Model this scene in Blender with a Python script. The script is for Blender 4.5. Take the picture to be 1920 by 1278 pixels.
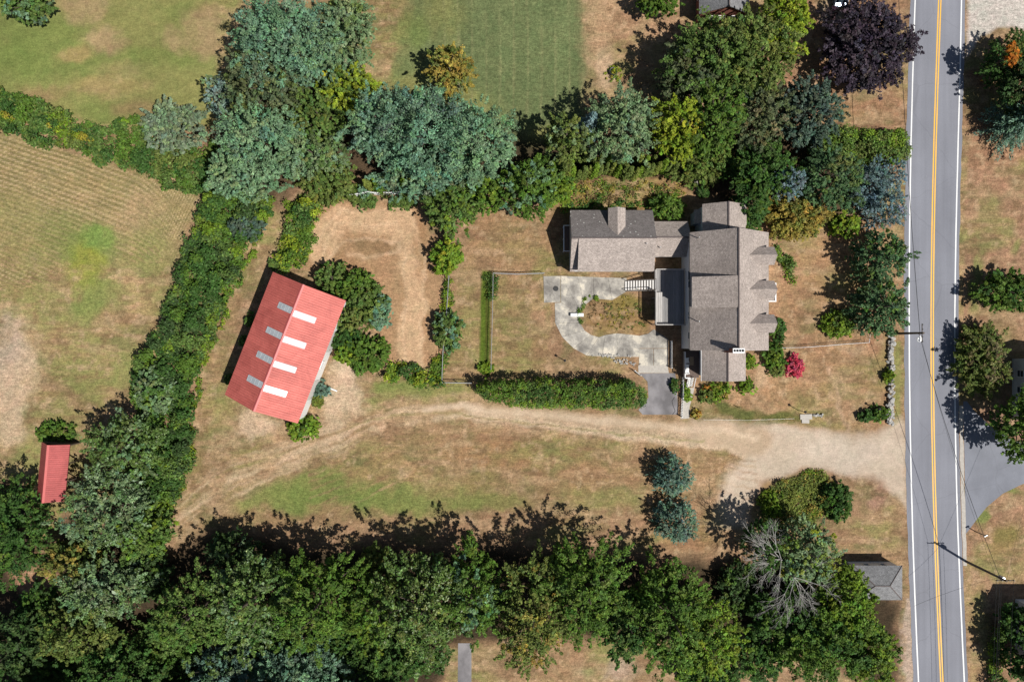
import bpy, bmesh, math, random
import numpy as np
from mathutils import Vector, Matrix

# ------------------------------------------------------------------ camera, sky, sun, exposure
SC = bpy.context.scene
for o in list(bpy.data.objects): bpy.data.objects.remove(o)
S = 0.072          # metres per photo pixel on the ground
HC = 95.0          # height of the drone
CX, CY = 960.0, 639.0
cam = bpy.data.cameras.new('drone_camera'); camo = bpy.data.objects.new('drone_camera', cam)
SC.collection.objects.link(camo); SC.camera = camo
camo.location = (0, 0, HC); camo.rotation_euler = (0, 0, 0)
cam.sensor_width = 36; cam.lens = 36 * HC / (1920 * S); cam.clip_end = 6000
SUN_EL = math.radians(57); SH = Vector((-0.855, 0.515, 0)).normalized()   # direction in which shadows fall
world = bpy.data.worlds.new('World'); SC.world = world; world.use_nodes = True
wn = world.node_tree.nodes; wl = world.node_tree.links
bg = wn['Background']; sky = wn.new('ShaderNodeTexSky'); sky.sky_type = 'NISHITA'; sky.sun_disc = False
sky.sun_elevation = SUN_EL; sky.sun_rotation = math.atan2(-SH.x, -SH.y)
wl.new(sky.outputs[0], bg.inputs[0]); bg.inputs[1].default_value = 0.05
sun = bpy.data.lights.new('sun', 'SUN'); suno = bpy.data.objects.new('sun', sun); SC.collection.objects.link(suno)
sun.energy = 5.0; sun.angle = math.radians(0.53); sun.color = (1.0, 0.965, 0.905)
ld = Vector((SH.x * math.cos(SUN_EL), SH.y * math.cos(SUN_EL), -math.sin(SUN_EL)))
suno.rotation_euler = ld.to_track_quat('-Z', 'Y').to_euler(); suno.location = (60, -40, 120)
SC.view_settings.view_transform = 'Standard'; SC.view_settings.look = 'None'
SC.view_settings.exposure = 0.12; SC.view_settings.gamma = 1

# ------------------------------------------------------------------ helpers
COL = SC.collection
def W(px, py, h=0.0):
    k = S * (HC - h) / HC
    return Vector(((px - CX) * k, (CY - py) * k, h))
def G(gx, gy, z=0.0): return Vector((gx * S, -gy * S, z))      # ground pixel offsets from the image centre
def tag(o, label=None, cat=None, group=None, kind=None):
    if label: o['label'] = label
    if cat: o['category'] = cat
    if group: o['group'] = group
    if kind: o['kind'] = kind
    return o
def link(o, parent=None):
    COL.objects.link(o)
    if parent is not None: o.parent = parent
    return o
def empty(name, loc=(0, 0, 0), rz=0.0, label=None, cat=None, group=None):
    o = bpy.data.objects.new(name, None); o.empty_display_size = 0.3
    o.location = loc; o.rotation_euler = (0, 0, rz); link(o)
    return tag(o, label, cat, group)
def copy_tree(o, parent=None):
    c = o.copy(); link(c); c.parent = parent
    for ch in o.children: copy_tree(ch, c)
    return c

class MB:
    def __init__(s): s.v = []; s.f = []
    def add(s, vs, fs):
        b = len(s.v); s.v += [tuple(v) for v in vs]; s.f += [tuple(i + b for i in f) for f in fs]; return s
    def box(s, c, d, rz=0.0, tilt=None):
        hx, hy, hz = d[0] / 2, d[1] / 2, d[2] / 2
        m = Matrix.Rotation(rz, 3, 'Z')
        if tilt is not None: m = m @ tilt
        vs = [Vector(c) + m @ Vector((x * hx, y * hy, z * hz)) for z in (-1, 1) for x, y in ((-1, -1), (1, -1), (1, 1), (-1, 1))]
        return s.add(vs, [(3, 2, 1, 0), (4, 5, 6, 7), (0, 1, 5, 4), (1, 2, 6, 5), (2, 3, 7, 6), (3, 0, 4, 7)])
    def prism(s, poly, z0, z1):
        n = len(poly); a = sum(poly[i][0] * poly[(i + 1) % n][1] - poly[(i + 1) % n][0] * poly[i][1] for i in range(n))
        if a < 0: poly = poly[::-1]
        vs = [(p[0], p[1], z0) for p in poly] + [(p[0], p[1], z1) for p in poly]
        return s.add(vs, [tuple(range(n - 1, -1, -1)), tuple(range(n, 2 * n))] + [(i, (i + 1) % n, (i + 1) % n + n, i + n) for i in range(n)])
    def slab(s, pts, th):            # polygon in space thickened downwards along its normal
        pts = [Vector(p) for p in pts]; n = (pts[1] - pts[0]).cross(pts[-1] - pts[0]).normalized()
        if n.z < 0: pts = pts[::-1]; n = -n
        k = len(pts); vs = [p - n * th for p in pts] + pts
        return s.add(vs, [tuple(range(k - 1, -1, -1)), tuple(range(k, 2 * k))] + [(i, (i + 1) % k, (i + 1) % k + k, i + k) for i in range(k)])
    def tube(s, pts, rad, n=6, cap=True):
        pts = [Vector(p) for p in pts]; rad = rad if hasattr(rad, '__len__') else [rad] * len(pts)
        b = len(s.v)
        for i, p in enumerate(pts):
            d = (pts[min(i + 1, len(pts) - 1)] - pts[max(i - 1, 0)]).normalized()
            u = d.cross(Vector((0, 0, 1)) if abs(d.z) < .9 else Vector((1, 0, 0))).normalized(); w = d.cross(u)
            for k in range(n):
                a = 2 * math.pi * k / n; s.v.append(tuple(p + (u * math.cos(a) + w * math.sin(a)) * rad[i]))
        for i in range(len(pts) - 1):
            for k in range(n):
                s.f.append((b + i * n + k, b + i * n + (k + 1) % n, b + (i + 1) * n + (k + 1) % n, b + (i + 1) * n + k))
        if cap:
            s.f.append(tuple(b + k for k in range(n - 1, -1, -1))); e = b + (len(pts) - 1) * n
            s.f.append(tuple(e + k for k in range(n)))
        return s
    def lathe(s, prof, c=(0, 0, 0), n=16):
        b = len(s.v)
        for r, z in prof:
            for k in range(n):
                a = 2 * math.pi * k / n; s.v.append((c[0] + r * math.cos(a), c[1] + r * math.sin(a), c[2] + z))
        for i in range(len(prof) - 1):
            for k in range(n): s.f.append((b + i * n + k, b + i * n + (k + 1) % n, b + (i + 1) * n + (k + 1) % n, b + (i + 1) * n + k))
        s.f.append(tuple(b + k for k in range(n - 1, -1, -1))); e = b + (len(prof) - 1) * n; s.f.append(tuple(e + k for k in range(n)))
        return s
    def mesh(s, name, mat):
        me = bpy.data.meshes.new(name); me.from_pydata(s.v, [], s.f); me.update()
        if mat: me.materials.append(mat)
        return me
    def build(s, name, mat, parent=None, smooth=False):
        me = s.mesh(name, mat)
        if smooth: me.polygons.foreach_set('use_smooth', [True] * len(me.polygons))
        return link(bpy.data.objects.new(name, me), parent)

# ------------------------------------------------------------------ materials
def nodes(name):
    m = bpy.data.materials.new(name); m.use_nodes = True
    return m, m.node_tree.nodes, m.node_tree.links, m.node_tree.nodes['Principled BSDF']
def mixc(n, l, fac, a, b, mode='MIX'):
    x = n.new('ShaderNodeMix'); x.data_type = 'RGBA'; x.blend_type = mode
    for i, v in ((0, fac), (6, a), (7, b)):
        if hasattr(v, 'is_output'): l.new(v, x.inputs[i])
        else: x.inputs[i].default_value = v if i == 0 else (*v, 1)
    return x.outputs[2]
def noise(n, l, scale, detail=4, rough=.6, vec=None, dist=0.0):
    t = n.new('ShaderNodeTexNoise'); t.inputs['Scale'].default_value = scale; t.inputs['Detail'].default_value = detail
    t.inputs['Roughness'].default_value = rough; t.inputs['Distortion'].default_value = dist
    if vec is not None: l.new(vec, t.inputs['Vector'])
    return t.outputs['Fac']
def ramp(n, l, fac, stops):
    r = n.new('ShaderNodeValToRGB'); e = r.color_ramp.elements
    while len(e) < len(stops): e.new(.5)
    for k, (p, c) in enumerate(stops):
        e[k].position = p; e[k].color = (*(c if hasattr(c, '__len__') else (c, c, c)), 1)
    l.new(fac, r.inputs[0]); return r.outputs[0]
def pos(n, scale=(1, 1, 1), l=None):
    g = n.new('ShaderNodeTexCoord').outputs['Object']
    if scale == (1, 1, 1): return g
    m = n.new('ShaderNodeMapping'); m.inputs['Scale'].default_value = scale; l.new(g, m.inputs[0]); return m.outputs[0]
def wpos(n): return n.new('ShaderNodeNewGeometry').outputs['Position']
def bump(n, l, b, fac, strength, dist):
    x = n.new('ShaderNodeBump'); x.inputs['Strength'].default_value = strength; x.inputs['Distance'].default_value = dist
    l.new(fac, x.inputs['Height']); l.new(x.outputs[0], b.inputs['Normal'])
def plain(name, c, rough=.6, var=.12, scale=6.0, metal=0.0, spec=.4):
    m, n, l, b = nodes(name); v = wpos(n)
    f = noise(n, l, scale, 5, .65, v)
    col = ramp(n, l, f, [(.25, tuple(x * (1 - var) for x in c)), (.75, tuple(min(1, x * (1 + var)) for x in c))])
    l.new(col, b.inputs['Base Color']); b.inputs['Roughness'].default_value = rough; b.inputs['Metallic'].default_value = metal
    b.inputs['Specular IOR Level'].default_value = spec
    return m
M = {}
M['white'] = plain('white_paint', (.74, .74, .73), .5, .06, 3)
M['wall'] = plain('white_clapboard', (.60, .62, .64), .6, .08, 2)
M['trim'] = plain('pale_trim', (.55, .53, .50), .6, .08, 3)
M['flue'] = plain('dark_flue', (.02, .02, .02), .9, .1)
M['brick'] = plain('red_brick', (.26, .10, .07), .85, .3, 20)
M['bark'] = plain('bark', (.09, .07, .055), .9, .3, 8)
M['deadwood'] = plain('bleached_dead_wood', (.42, .40, .37), .8, .2, 6)
M['pole'] = plain('weathered_pole_wood', (.10, .075, .055), .85, .25, 4)
M['wire'] = plain('black_wire', (.03, .03, .03), .5, .1)
M['steel'] = plain('galvanised_steel', (.42, .43, .44), .4, .1, 8, .6)
M['dark'] = plain('dark_iron', (.03, .03, .03), .5, .15)
M['stone'] = plain('field_stone', (.33, .32, .30), .85, .35, 2.5)
M['palestone'] = plain('pale_slab_stone', (.42, .39, .35), .85, .15, 4)
M['edge'] = plain('white_road_paint', (.72, .72, .71), .6, .13, 5)
M['yellow'] = plain('yellow_road_paint', (.78, .43, .05), .6, .12, 5)
M['curb'] = plain('worn_concrete_curb', (.40, .37, .33), .85, .2, 3)
M['chairw'] = plain('white_plastic', (.8, .8, .78), .4, .05)
M['brownboard'] = plain('brown_boards', (.10, .07, .05), .8, .2, 4)
M['mat'] = plain('tan_door_mat', (.30, .22, .14), .9, .15, 10)
M['porchfloor'] = plain('brown_porch_boards', (.11, .075, .06), .7, .2, 4)
M['tread'] = plain('pale_worn_step', (.62, .60, .57), .7, .1, 5)
M['tyre'] = plain('black_rubber', (.02, .02, .02), .8, .1)
M['carpaint'] = plain('pale_blue_car_paint', (.42, .52, .66), .25, .03, 2, .3)
M['orange'] = plain('orange_board', (.75, .33, .03), .6, .1)
M['glasspane'] = plain('window_glass', (.03, .045, .06), .08, .1, 1, 0, .6)
M['skylight'] = plain('translucent_skylight_sheet', (.41, .44, .46), .35, .22, 1.3)
M['skylightnew'] = plain('fresh_white_skylight_sheet', (.82, .83, .83), .4, .03, 2)
M['skyframe'] = plain('pale_skylight_bar', (.48, .50, .51), .5, .08, 3)
def metalroof(name, c):
    m, n, l, b = nodes(name); v = wpos(n); g = pos(n)
    f1 = ramp(n, l, noise(n, l, .45, 5, .65, v, .6), [(.34, (.84, .82, .82)), (.66, (1.14, 1.22, 1.22))])
    st = n.new('ShaderNodeMapping'); st.inputs['Scale'].default_value = (5, .35, 1); l.new(g, st.inputs[0])
    oi = n.new('ShaderNodeObjectInfo').outputs['Random']; f2 = ramp(n, l, noise(n, l, 1.6, 4, .65, st.outputs[0]), [(.34, .86), (.66, 1.1)]); f3 = ramp(n, l, oi, [(0, .94), (1, 1.06)])
    f4 = ramp(n, l, noise(n, l, 6, 3, .7, v), [(.36, .9), (.64, 1.08)])
    col = mixc(n, l, 1, mixc(n, l, 1, f1, f2, 'MULTIPLY'), mixc(n, l, 1, f3, f4, 'MULTIPLY'), 'MULTIPLY'); col = mixc(n, l, 1, col, c, 'MULTIPLY')
    l.new(col, b.inputs['Base Color']); b.inputs['Roughness'].default_value = .55; b.inputs['Specular IOR Level'].default_value = .3
    return m
M['redmetal'] = metalroof('red_metal_roof', (.52, .125, .102)); M['redmetal2'] = metalroof('weathered_red_metal_roof', (.38, .078, .074))
M['ridge'] = plain('red_ridge_flashing', (.47, .095, .088), .45, .1, 2)

def wood(name, c, var=.3):
    m, n, l, b = nodes(name); v = wpos(n)
    mp = n.new('ShaderNodeMapping'); mp.inputs['Scale'].default_value = (14, .7, 3); l.new(v, mp.inputs[0])
    f = noise(n, l, 1.5, 5, .6, mp.outputs[0])
    oi = n.new('ShaderNodeObjectInfo').outputs['Random']
    col = ramp(n, l, f, [(.3, tuple(x * (1 - var) for x in c)), (.7, tuple(x * (1 + var) for x in c))])
    k = ramp(n, l, oi, [(0, .78), (1, 1.15)])
    l.new(mixc(n, l, 1.0, col, k, 'MULTIPLY'), b.inputs['Base Color']); b.inputs['Roughness'].default_value = .7
    return m
M['deck'] = wood('weathered_grey_deck_wood', (.25, .24, .235)); M['deckpale'] = wood('pale_sunbleached_wood', (.36, .34, .32))

def shingle(name, c, lichen=0.0, worn=.5):
    m, n, l, b = nodes(name); v = wpos(n)
    br = n.new('ShaderNodeTexBrick'); br.inputs['Scale'].default_value = 1.0
    br.inputs['Brick Width'].default_value = .34; br.inputs['Row Height'].default_value = .16; br.inputs['Mortar Size'].default_value = .012
    br.inputs['Color1'].default_value = (*[x * .88 for x in c], 1); br.inputs['Color2'].default_value = (*[x * 1.12 for x in c], 1)
    br.inputs['Mortar'].default_value = (*[x * .55 for x in c], 1)
    l.new(pos(n), br.inputs['Vector'])
    f1 = ramp(n, l, noise(n, l, .3, 5, .65, v, 1.0), [(.36, 1 - .22 * worn), (.66, 1 + .2 * worn)])
    f2 = ramp(n, l, noise(n, l, 5, 4, .75, v), [(.36, .74), (.64, 1.27)])
    st = n.new('ShaderNodeMapping'); st.inputs['Scale'].default_value = (2.2, .12, 1); l.new(pos(n), st.inputs[0])
    f3 = ramp(n, l, noise(n, l, 1.2, 4, .6, st.outputs[0]), [(.35, .96), (.65, 1.04)])
    col = mixc(n, l, 1, mixc(n, l, 1, br.outputs['Color'], f1, 'MULTIPLY'), f2, 'MULTIPLY'); col = mixc(n, l, 1, col, f3, 'MULTIPLY')
    vo = n.new('ShaderNodeTexVoronoi'); vo.inputs['Scale'].default_value = 1.5; l.new(v, vo.inputs['Vector'])
    spot = ramp(n, l, vo.outputs['Distance'], [(.02 + .11 * lichen, 1.0), (.06 + .13 * lichen, 0.0)])
    col = mixc(n, l, spot, col, (.50, .49, .46))
    l.new(col, b.inputs['Base Color']); b.inputs['Roughness'].default_value = .9; b.inputs['Specular IOR Level'].default_value = .2
    bump(n, l, b, br.outputs['Fac'], .5, -.012)
    return m
M['shingle'] = shingle('grey_brown_asphalt_shingles', (.362, .308, .276), .0)
M['shinglelichenshade'] = shingle('shaded_lichen_spotted_shingles', (.185, .165, .158), .8)  # pale lichen spots on shingles darkened to paint in the north slope's shade
M['shinglegrey'] = shingle('grey_asphalt_shingles', (.21, .21, .215), .1)
M['ridgecap'] = plain('dark_ridge_shingles', (.13, .105, .10), .9, .3, 9)

def asphalt(name, c, streak=True, blot=1.0):
    m, n, l, b = nodes(name); v = wpos(n)
    st = n.new('ShaderNodeMapping'); st.inputs['Scale'].default_value = (1.1, .035, 1) if streak else (.5, .4, 1); l.new(v, st.inputs[0])
    f0 = ramp(n, l, noise(n, l, 1.0, 3, .5, st.outputs[0]), [(.3, .90), (.7, 1.09)] if streak else [(.36, 1 - .28 * blot), (.5, 1.0), (.64, 1 + .33 * blot)])
    f1 = ramp(n, l, noise(n, l, .16, 5, .6, v), [(.3, .92), (.7, 1.08)])
    f2 = ramp(n, l, noise(n, l, 14, 3, .8, v), [(.3, .86), (.7, 1.15)])
    col = mixc(n, l, 1, mixc(n, l, 1, f0, f1, 'MULTIPLY'), f2, 'MULTIPLY'); col = mixc(n, l, 1, col, c, 'MULTIPLY')
    vo = n.new('ShaderNodeTexVoronoi'); vo.inputs['Scale'].default_value = .9; l.new(v, vo.inputs['Vector'])
    col = mixc(n, l, ramp(n, l, vo.outputs['Distance'], [(.018, .7), (.035, 0.0)]), col, (.42, .42, .42))
    ck = n.new('ShaderNodeTexVoronoi'); ck.feature = 'DISTANCE_TO_EDGE'; ck.inputs['Scale'].default_value = .11; dv = n.new('ShaderNodeVectorMath'); dv.operation = 'MULTIPLY_ADD'; l.new(n.new('ShaderNodeTexNoise').outputs['Color'], dv.inputs[0]); dv.inputs[1].default_value = (1.5, 1.5, 0); l.new(v, dv.inputs[2]); l.new(dv.outputs[0], ck.inputs['Vector'])
    col = mixc(n, l, ramp(n, l, ck.outputs['Distance'], [(.003, .13), (.007, 0.0)]), col, (.05, .05, .055))
    l.new(col, b.inputs['Base Color']); b.inputs['Roughness'].default_value = .85; b.inputs['Specular IOR Level'].default_value = .25
    bump(n, l, b, noise(n, l, 30, 2, .6, v), .3, .01)
    return m
M['road'] = asphalt('road_asphalt', (.198, .203, .232)); M['drive'] = asphalt('driveway_asphalt', (.185, .193, .222), False, .25); M['pad'] = asphalt('old_dark_asphalt', (.185, .175, .18), False)

def concrete():
    m, n, l, b = nodes('stained_concrete'); v = wpos(n)
    f1 = noise(n, l, .5, 7, .66, v, .25)
    col = ramp(n, l, f1, [(.37, (.185, .17, .152)), (.46, (.28, .26, .23)), (.53, (.36, .335, .293)), (.60, (.55, .50, .41))])
    f2 = ramp(n, l, noise(n, l, 9, 3, .7, v), [(.3, .85), (.7, 1.13)])
    oi = ramp(n, l, n.new('ShaderNodeObjectInfo').outputs['Random'], [(0, .86), (1, 1.14)])
    col = mixc(n, l, 1, mixc(n, l, 1, col, f2, 'MULTIPLY'), oi, 'MULTIPLY')
    l.new(col, b.inputs['Base Color']); b.inputs['Roughness'].default_value = .9
    return m
M['concrete'] = concrete()

def ground_mat():
    m, n, l, b = nodes('dry_grass_ground'); v = wpos(n)
    at = n.new('ShaderNodeAttribute'); at.attribute_name = 'Col'
    f1 = ramp(n, l, noise(n, l, 2.2, 6, .72, v, .4), [(.36, .76), (.5, .99), (.64, 1.24)])
    f2 = ramp(n, l, noise(n, l, 5.5, 5, .8, v, .3), [(.37, .72), (.5, 1.0), (.63, 1.32)])
    f3 = ramp(n, l, noise(n, l, .5, 5, .65, v, .6), [(.3, (.86, .93, .90)), (.7, (1.14, 1.06, 1.08))])
    sm_ = n.new('ShaderNodeMapping'); sm_.inputs['Scale'].default_value = (1.0, 4.5, 1); sm_.inputs['Rotation'].default_value = (0, 0, .12); l.new(v, sm_.inputs[0])
    f4 = ramp(n, l, noise(n, l, 1.1, 6, .7, sm_.outputs[0], .5), [(.36, .82), (.5, 1.0), (.64, 1.18)])
    al = at.outputs['Alpha']; col = mixc(n, l, al, mixc(n, l, al, at.outputs['Color'], f1, 'MULTIPLY'), f2, 'MULTIPLY'); col = mixc(n, l, al, mixc(n, l, al, col, f4, 'MULTIPLY'), f3, 'MULTIPLY')
    l.new(col, b.inputs['Base Color']); b.inputs['Roughness'].default_value = .95; b.inputs['Specular IOR Level'].default_value = .1
    bump(n, l, b, noise(n, l, 5.0, 5, .75, v), .6, .12)
    return m
M['ground'] = ground_mat()

def leaf_mat(name, rough=.5, spec=.35, trans=.22):
    m, n, l, b = nodes(name); at = n.new('ShaderNodeAttribute'); at.attribute_name = 'Col'
    l.new(at.outputs['Color'], b.inputs['Base Color']); b.inputs['Roughness'].default_value = rough; b.inputs['Specular IOR Level'].default_value = spec
    t = n.new('ShaderNodeBsdfTranslucent'); l.new(mixc(n, l, 1, at.outputs['Color'], (1.15, 1.25, .7), 'MULTIPLY'), t.inputs['Color'])
    mx = n.new('ShaderNodeMixShader'); mx.inputs[0].default_value = trans
    l.new(b.outputs[0], mx.inputs[1]); l.new(t.outputs[0], mx.inputs[2]); l.new(mx.outputs[0], n['Material Output'].inputs['Surface'])
    return m
M['leaf'] = leaf_mat('leaves', .6, .15, .15); M['gloss'] = leaf_mat('glossy_leaves', .45, .32, .12); M['needle'] = leaf_mat('needles', .6, .15, .08)

# ------------------------------------------------------------------ numpy noise and polygon distance
_lat = np.random.default_rng(7).random((256, 256))
def vn(x, y, s, seed=0):
    x = x / s + seed * 17.3; y = y / s + seed * 9.7; i = np.floor(x).astype(int); j = np.floor(y).astype(int); u = x - i; w = y - j
    u = u * u * (3 - 2 * u); w = w * w * (3 - 2 * w); g = lambda a, c: _lat[a % 256, c % 256]
    return (g(i, j) * (1 - u) + g(i + 1, j) * u) * (1 - w) + (g(i, j + 1) * (1 - u) + g(i + 1, j + 1) * u) * w
def fbm(x, y, s, seed=0, o=4):
    t = 0; a = .5; k = 0
    for q in range(o): t = t + a * vn(x, y, s / 2 ** q, seed + q * 3); k += a; a *= .5
    return t / k
def sdist(x, y, poly):           # signed distance to a polygon, inside positive
    d = np.full(x.shape, 1e9); ins = np.zeros(x.shape, bool); n = len(poly)
    for i in range(n):
        ax, ay = poly[i]; bx, by = poly[(i + 1) % n]; ex, ey = bx - ax, by - ay
        t = np.clip(((x - ax) * ex + (y - ay) * ey) / (ex * ex + ey * ey + 1e-9), 0, 1)
        d = np.minimum(d, np.hypot(x - ax - t * ex, y - ay - t * ey))
        c = ((ay > y) != (by > y)) & (x < (bx - ax) * (y - ay) / (by - ay + 1e-12) + ax); ins ^= c
    return np.where(ins, d, -d)
def ldist(x, y, line):
    d = np.full(x.shape, 1e9)
    for (ax, ay), (bx, by) in zip(line[:-1], line[1:]):
        ex, ey = bx - ax, by - ay; t = np.clip(((x - ax) * ex + (y - ay) * ey) / (ex * ex + ey * ey + 1e-9), 0, 1)
        d = np.minimum(d, np.hypot(x - ax - t * ex, y - ay - t * ey))
    return d

# ------------------------------------------------------------------ the ground, one sheet cut into its parts
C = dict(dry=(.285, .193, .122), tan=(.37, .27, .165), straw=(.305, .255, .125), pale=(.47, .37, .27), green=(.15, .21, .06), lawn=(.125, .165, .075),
         olive=(.215, .228, .085), gravel=(.42, .345, .265), dirt=(.27, .165, .105), floor=(.055, .042, .027), red=(.33, .18, .115), white=(.46, .45, .43),  # floor: humus brown, darkened further to paint in the shade beneath crowns
         bright=(.175, .195, .05), golden=(.38, .27, .135), grey=(.40, .33, .27))
STEP = 3.0                                                     # photo pixels per ground cell
gx = np.arange(-90, 2010 + STEP, STEP); gy = np.arange(-90, 1370 + STEP, STEP)
X, Y = np.meshgrid(gx, gy); K = np.zeros(X.shape + (3,)); K[:] = C['dry']
JX = (fbm(X, Y, 60, 1) - .5) * 40 + (fbm(X, Y, 12, 5, 3) - .5) * 14; JY = (fbm(X, Y, 60, 2) - .5) * 40 + (fbm(X, Y, 12, 6, 3) - .5) * 14
FINE = fbm(X, Y, 22, 11, 4)
def blend(mask, c):
    global K
    c = np.array(C[c] if isinstance(c, str) else c); K += mask[..., None] * (c - K)
def poly(pts, c, soft=10, jit=1.0, amt=1.0):
    d = sdist(X + JX * jit, Y + JY * jit, pts); blend(np.clip(d / (2 * soft) + .5, 0, 1) * amt, c)
def blob(x, y, rx, ry, c, amt=.85, jit=1.0):
    d = np.hypot((X + JX * jit - x) / rx, (Y + JY * jit - y) / ry); m = np.clip(1.35 - d, 0, 1)
    m = np.clip(m * (.45 + 1.1 * FINE), 0, 1); blend(m * m * (3 - 2 * m) * amt, c)
def track(line, w, c, amt=.8, soft=3, jit=.25, broken=.5):
    d = ldist(X + JX * jit, Y + JY * jit, line); m = np.clip((w - d) / soft + .5, 0, 1) * (1 - broken + broken * np.clip((fbm(X, Y, 30, 21) - .3) * 2.5, 0, 1))
    blend(m * amt, c)
# neighbour's grass in the north-west
poly([(-220, -220), (460, -220), (450, 0), (420, 100), (390, 240), (250, 250), (180, 245), (-220, 170)], 'olive', 14)
for a in ((60, 60, 110, 50, 'green', .7), (120, 120, 140, 40, 'green', .65), (290, 110, 100, 30, 'green', .6), (30, 120, 70, 50, 'green', .6), (190, 205, 60, 22, 'green', .6), (350, 30, 60, 30, 'green', .4),
          (150, 15, 50, 28, 'tan', .8), (190, 75, 40, 30, 'tan', .75), (130, 105, 35, 16, 'golden', .6), (390, 60, 45, 50, 'tan', .7), (330, 85, 30, 20, 'tan', .6), (75, 175, 40, 18, 'dirt', .6),
          (200, 160, 80, 20, 'golden', .5), (250, 200, 40, 18, 'dirt', .5), (400, 20, 40, 20, 'dirt', .35), (230, 130, 60, 20, 'straw', .5)): blob(*a)
sA = np.clip((fbm(X * .42 + Y * .9, (Y * .42 - X * .9) * .1, 9, 31) - .35) * 2, 0, 1)     # mowing direction
inA = np.clip(sdist(X, Y, [(-220, -220), (450, -220), (400, 240), (180, 240), (-220, 170)]) / 20, 0, 1)
K *= (1 + inA * (sA - .5) * .16)[..., None]
# hay field in the west
FIELD = [(-220, 235), (0, 245), (120, 275), (230, 310), (378, 362), (345, 470), (310, 600), (250, 690), (200, 760), (120, 800), (60, 900), (-220, 900)]
poly(FIELD, 'straw', 8, .5)
ph_ = Y - (.30 + np.clip(Y - 262, -50, 400) * .0005) * X - 90 * np.clip((X - 250) / 130, 0, 1) ** 2 + 6 * (fbm(X, Y, 70, 41) - .5); lines = np.sin(ph_ / 9.2 * 2 * math.pi) * .5 + .5
inF = np.clip(sdist(X, Y, FIELD) / 12, 0, 1) * np.clip((520 - Y + .1 * X) / 120 + np.clip((130 - X) / 60, 0, 1), 0, 1) * np.clip((690 - Y) / 60, 0, 1)
blend(np.clip(lines * 1.6 - .45, 0, 1) * inF * np.clip(1.9 * fbm(X * .5, Y * 1.5, 25, 43) - .1, 0, 1), (.185, .165, .07)); blend(np.clip(.5 - lines * 1.5, 0, 1) * inF * 1.5 * np.clip(1.9 * fbm(X * .6, Y * 1.4, 30, 47) - .2, 0, 1), (.50, .39, .26))
for a in ((170, 470, 60, 55, 'green', .8), (165, 500, 40, 55, (.24, .27, .05), .95), (190, 440, 34, 26, (.17, .26, .07), .95), (180, 560, 50, 50, 'green', .6), (110, 440, 50, 60, 'green', .5), (280, 470, 50, 60, 'green', .5), (150, 590, 80, 40, 'green', .55), (60, 560, 70, 45, 'olive', .7),
          (260, 400, 50, 40, 'tan', .6), (215, 620, 40, 45, 'dirt', .5), (235, 700, 40, 40, 'green', .6), (120, 700, 50, 40, 'olive', .7), (30, 690, 55, 95, 'pale', .95), (10, 640, 40, 60, 'grey', .7), (20, 780, 40, 70, 'pale', .8),
          (170, 730, 40, 40, 'green', .55), (110, 640, 50, 40, 'straw', .6), (100, 770, 45, 40, 'olive', .7), (120, 830, 60, 45, 'green', .5), (40, 870, 40, 40, 'olive', .7), (300, 560, 30, 60, 'olive', .6), (60, 470, 70, 40, 'olive', .5), (30, 400, 60, 40, 'olive', .5)): blob(*a)
# striped lawn north of the belt of trees
LAWN = [(760, -220), (1105, -220), (1100, 60), (1105, 230), (1010, 310), (900, 290), (790, 190), (770, 130), (790, 60)]
poly([(x - (40 if x < 850 else 0), y) for x, y in LAWN], 'lawn', 22, 1.0)
poly([(640, 130), (690, 60), (700, -220), (780, -220), (760, 60), (800, 180), (700, 230)], 'olive', 20, 1.0, .8)
for a in ((715, 40, 30, 35, 'tan', .9), (700, 110, 45, 35, 'tan', .9), (740, 20, 40, 30, 'dirt', .5), (765, 110, 25, 50, 'lawn', .7), (830, 30, 50, 60, 'olive', .6), (770, 60, 30, 40, 'green', .5), (870, 200, 60, 40, 'olive', .6), (830, 170, 20, 14, 'dirt', .8), (1010, 260, 30, 30, 'olive', .8)): blob(*a)
inL = np.clip(sdist(X, Y, LAWN) / 20, 0, 1)
st = np.clip(np.cos((X - 2 * np.sin(Y / 70)) / 26 * 2 * math.pi) * 6 - 4.9, 0, 1) * (.4 + .8 * fbm(X * 3, Y * .4, 20, 51)); blend(inL * st * .7 * np.clip(2.2 * fbm(X, Y, 40, 53) - .5, .2, 1), (.22, .24, .12))
K *= (1 + inL * .03 * np.sign(np.sin((X) / 52 * 2 * math.pi)))[..., None]
poly([(1108, -220), (1300, -220), (1320, 60), (1270, 180), (1130, 200), (1100, 100)], 'tan', 14, .8)
for a in ((1160, 60, 40, 60, 'dirt', .6), (1130, 130, 30, 50, 'pale', .5), (1200, 140, 40, 30, 'dirt', .5), (1185, 135, 14, 9, 'green', .6), (1250, 60, 40, 50, 'dirt', .5)): blob(*a)
poly([(1490, -220), (1700, -220), (1690, 250), (1480, 250), (1470, 120)], (.30, .185, .115), 8, .6)
poly([(1535, -220), (1580, -220), (1580, 40), (1535, 40)], (.26, .23, .20), 5, .3)
# dark litter under the tree belts, canopy shade painted into its colour
poly([(380, 250), (480, 150), (640, 150), (800, 200), (1000, 270), (1300, 240), (1560, 230), (1690, 260), (1690, 300), (1560, 420), (1380, 400), (1300, 350), (1050, 340), (560, 340), (520, 390), (380, 370)], 'floor', 18, 1, .9)
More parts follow.
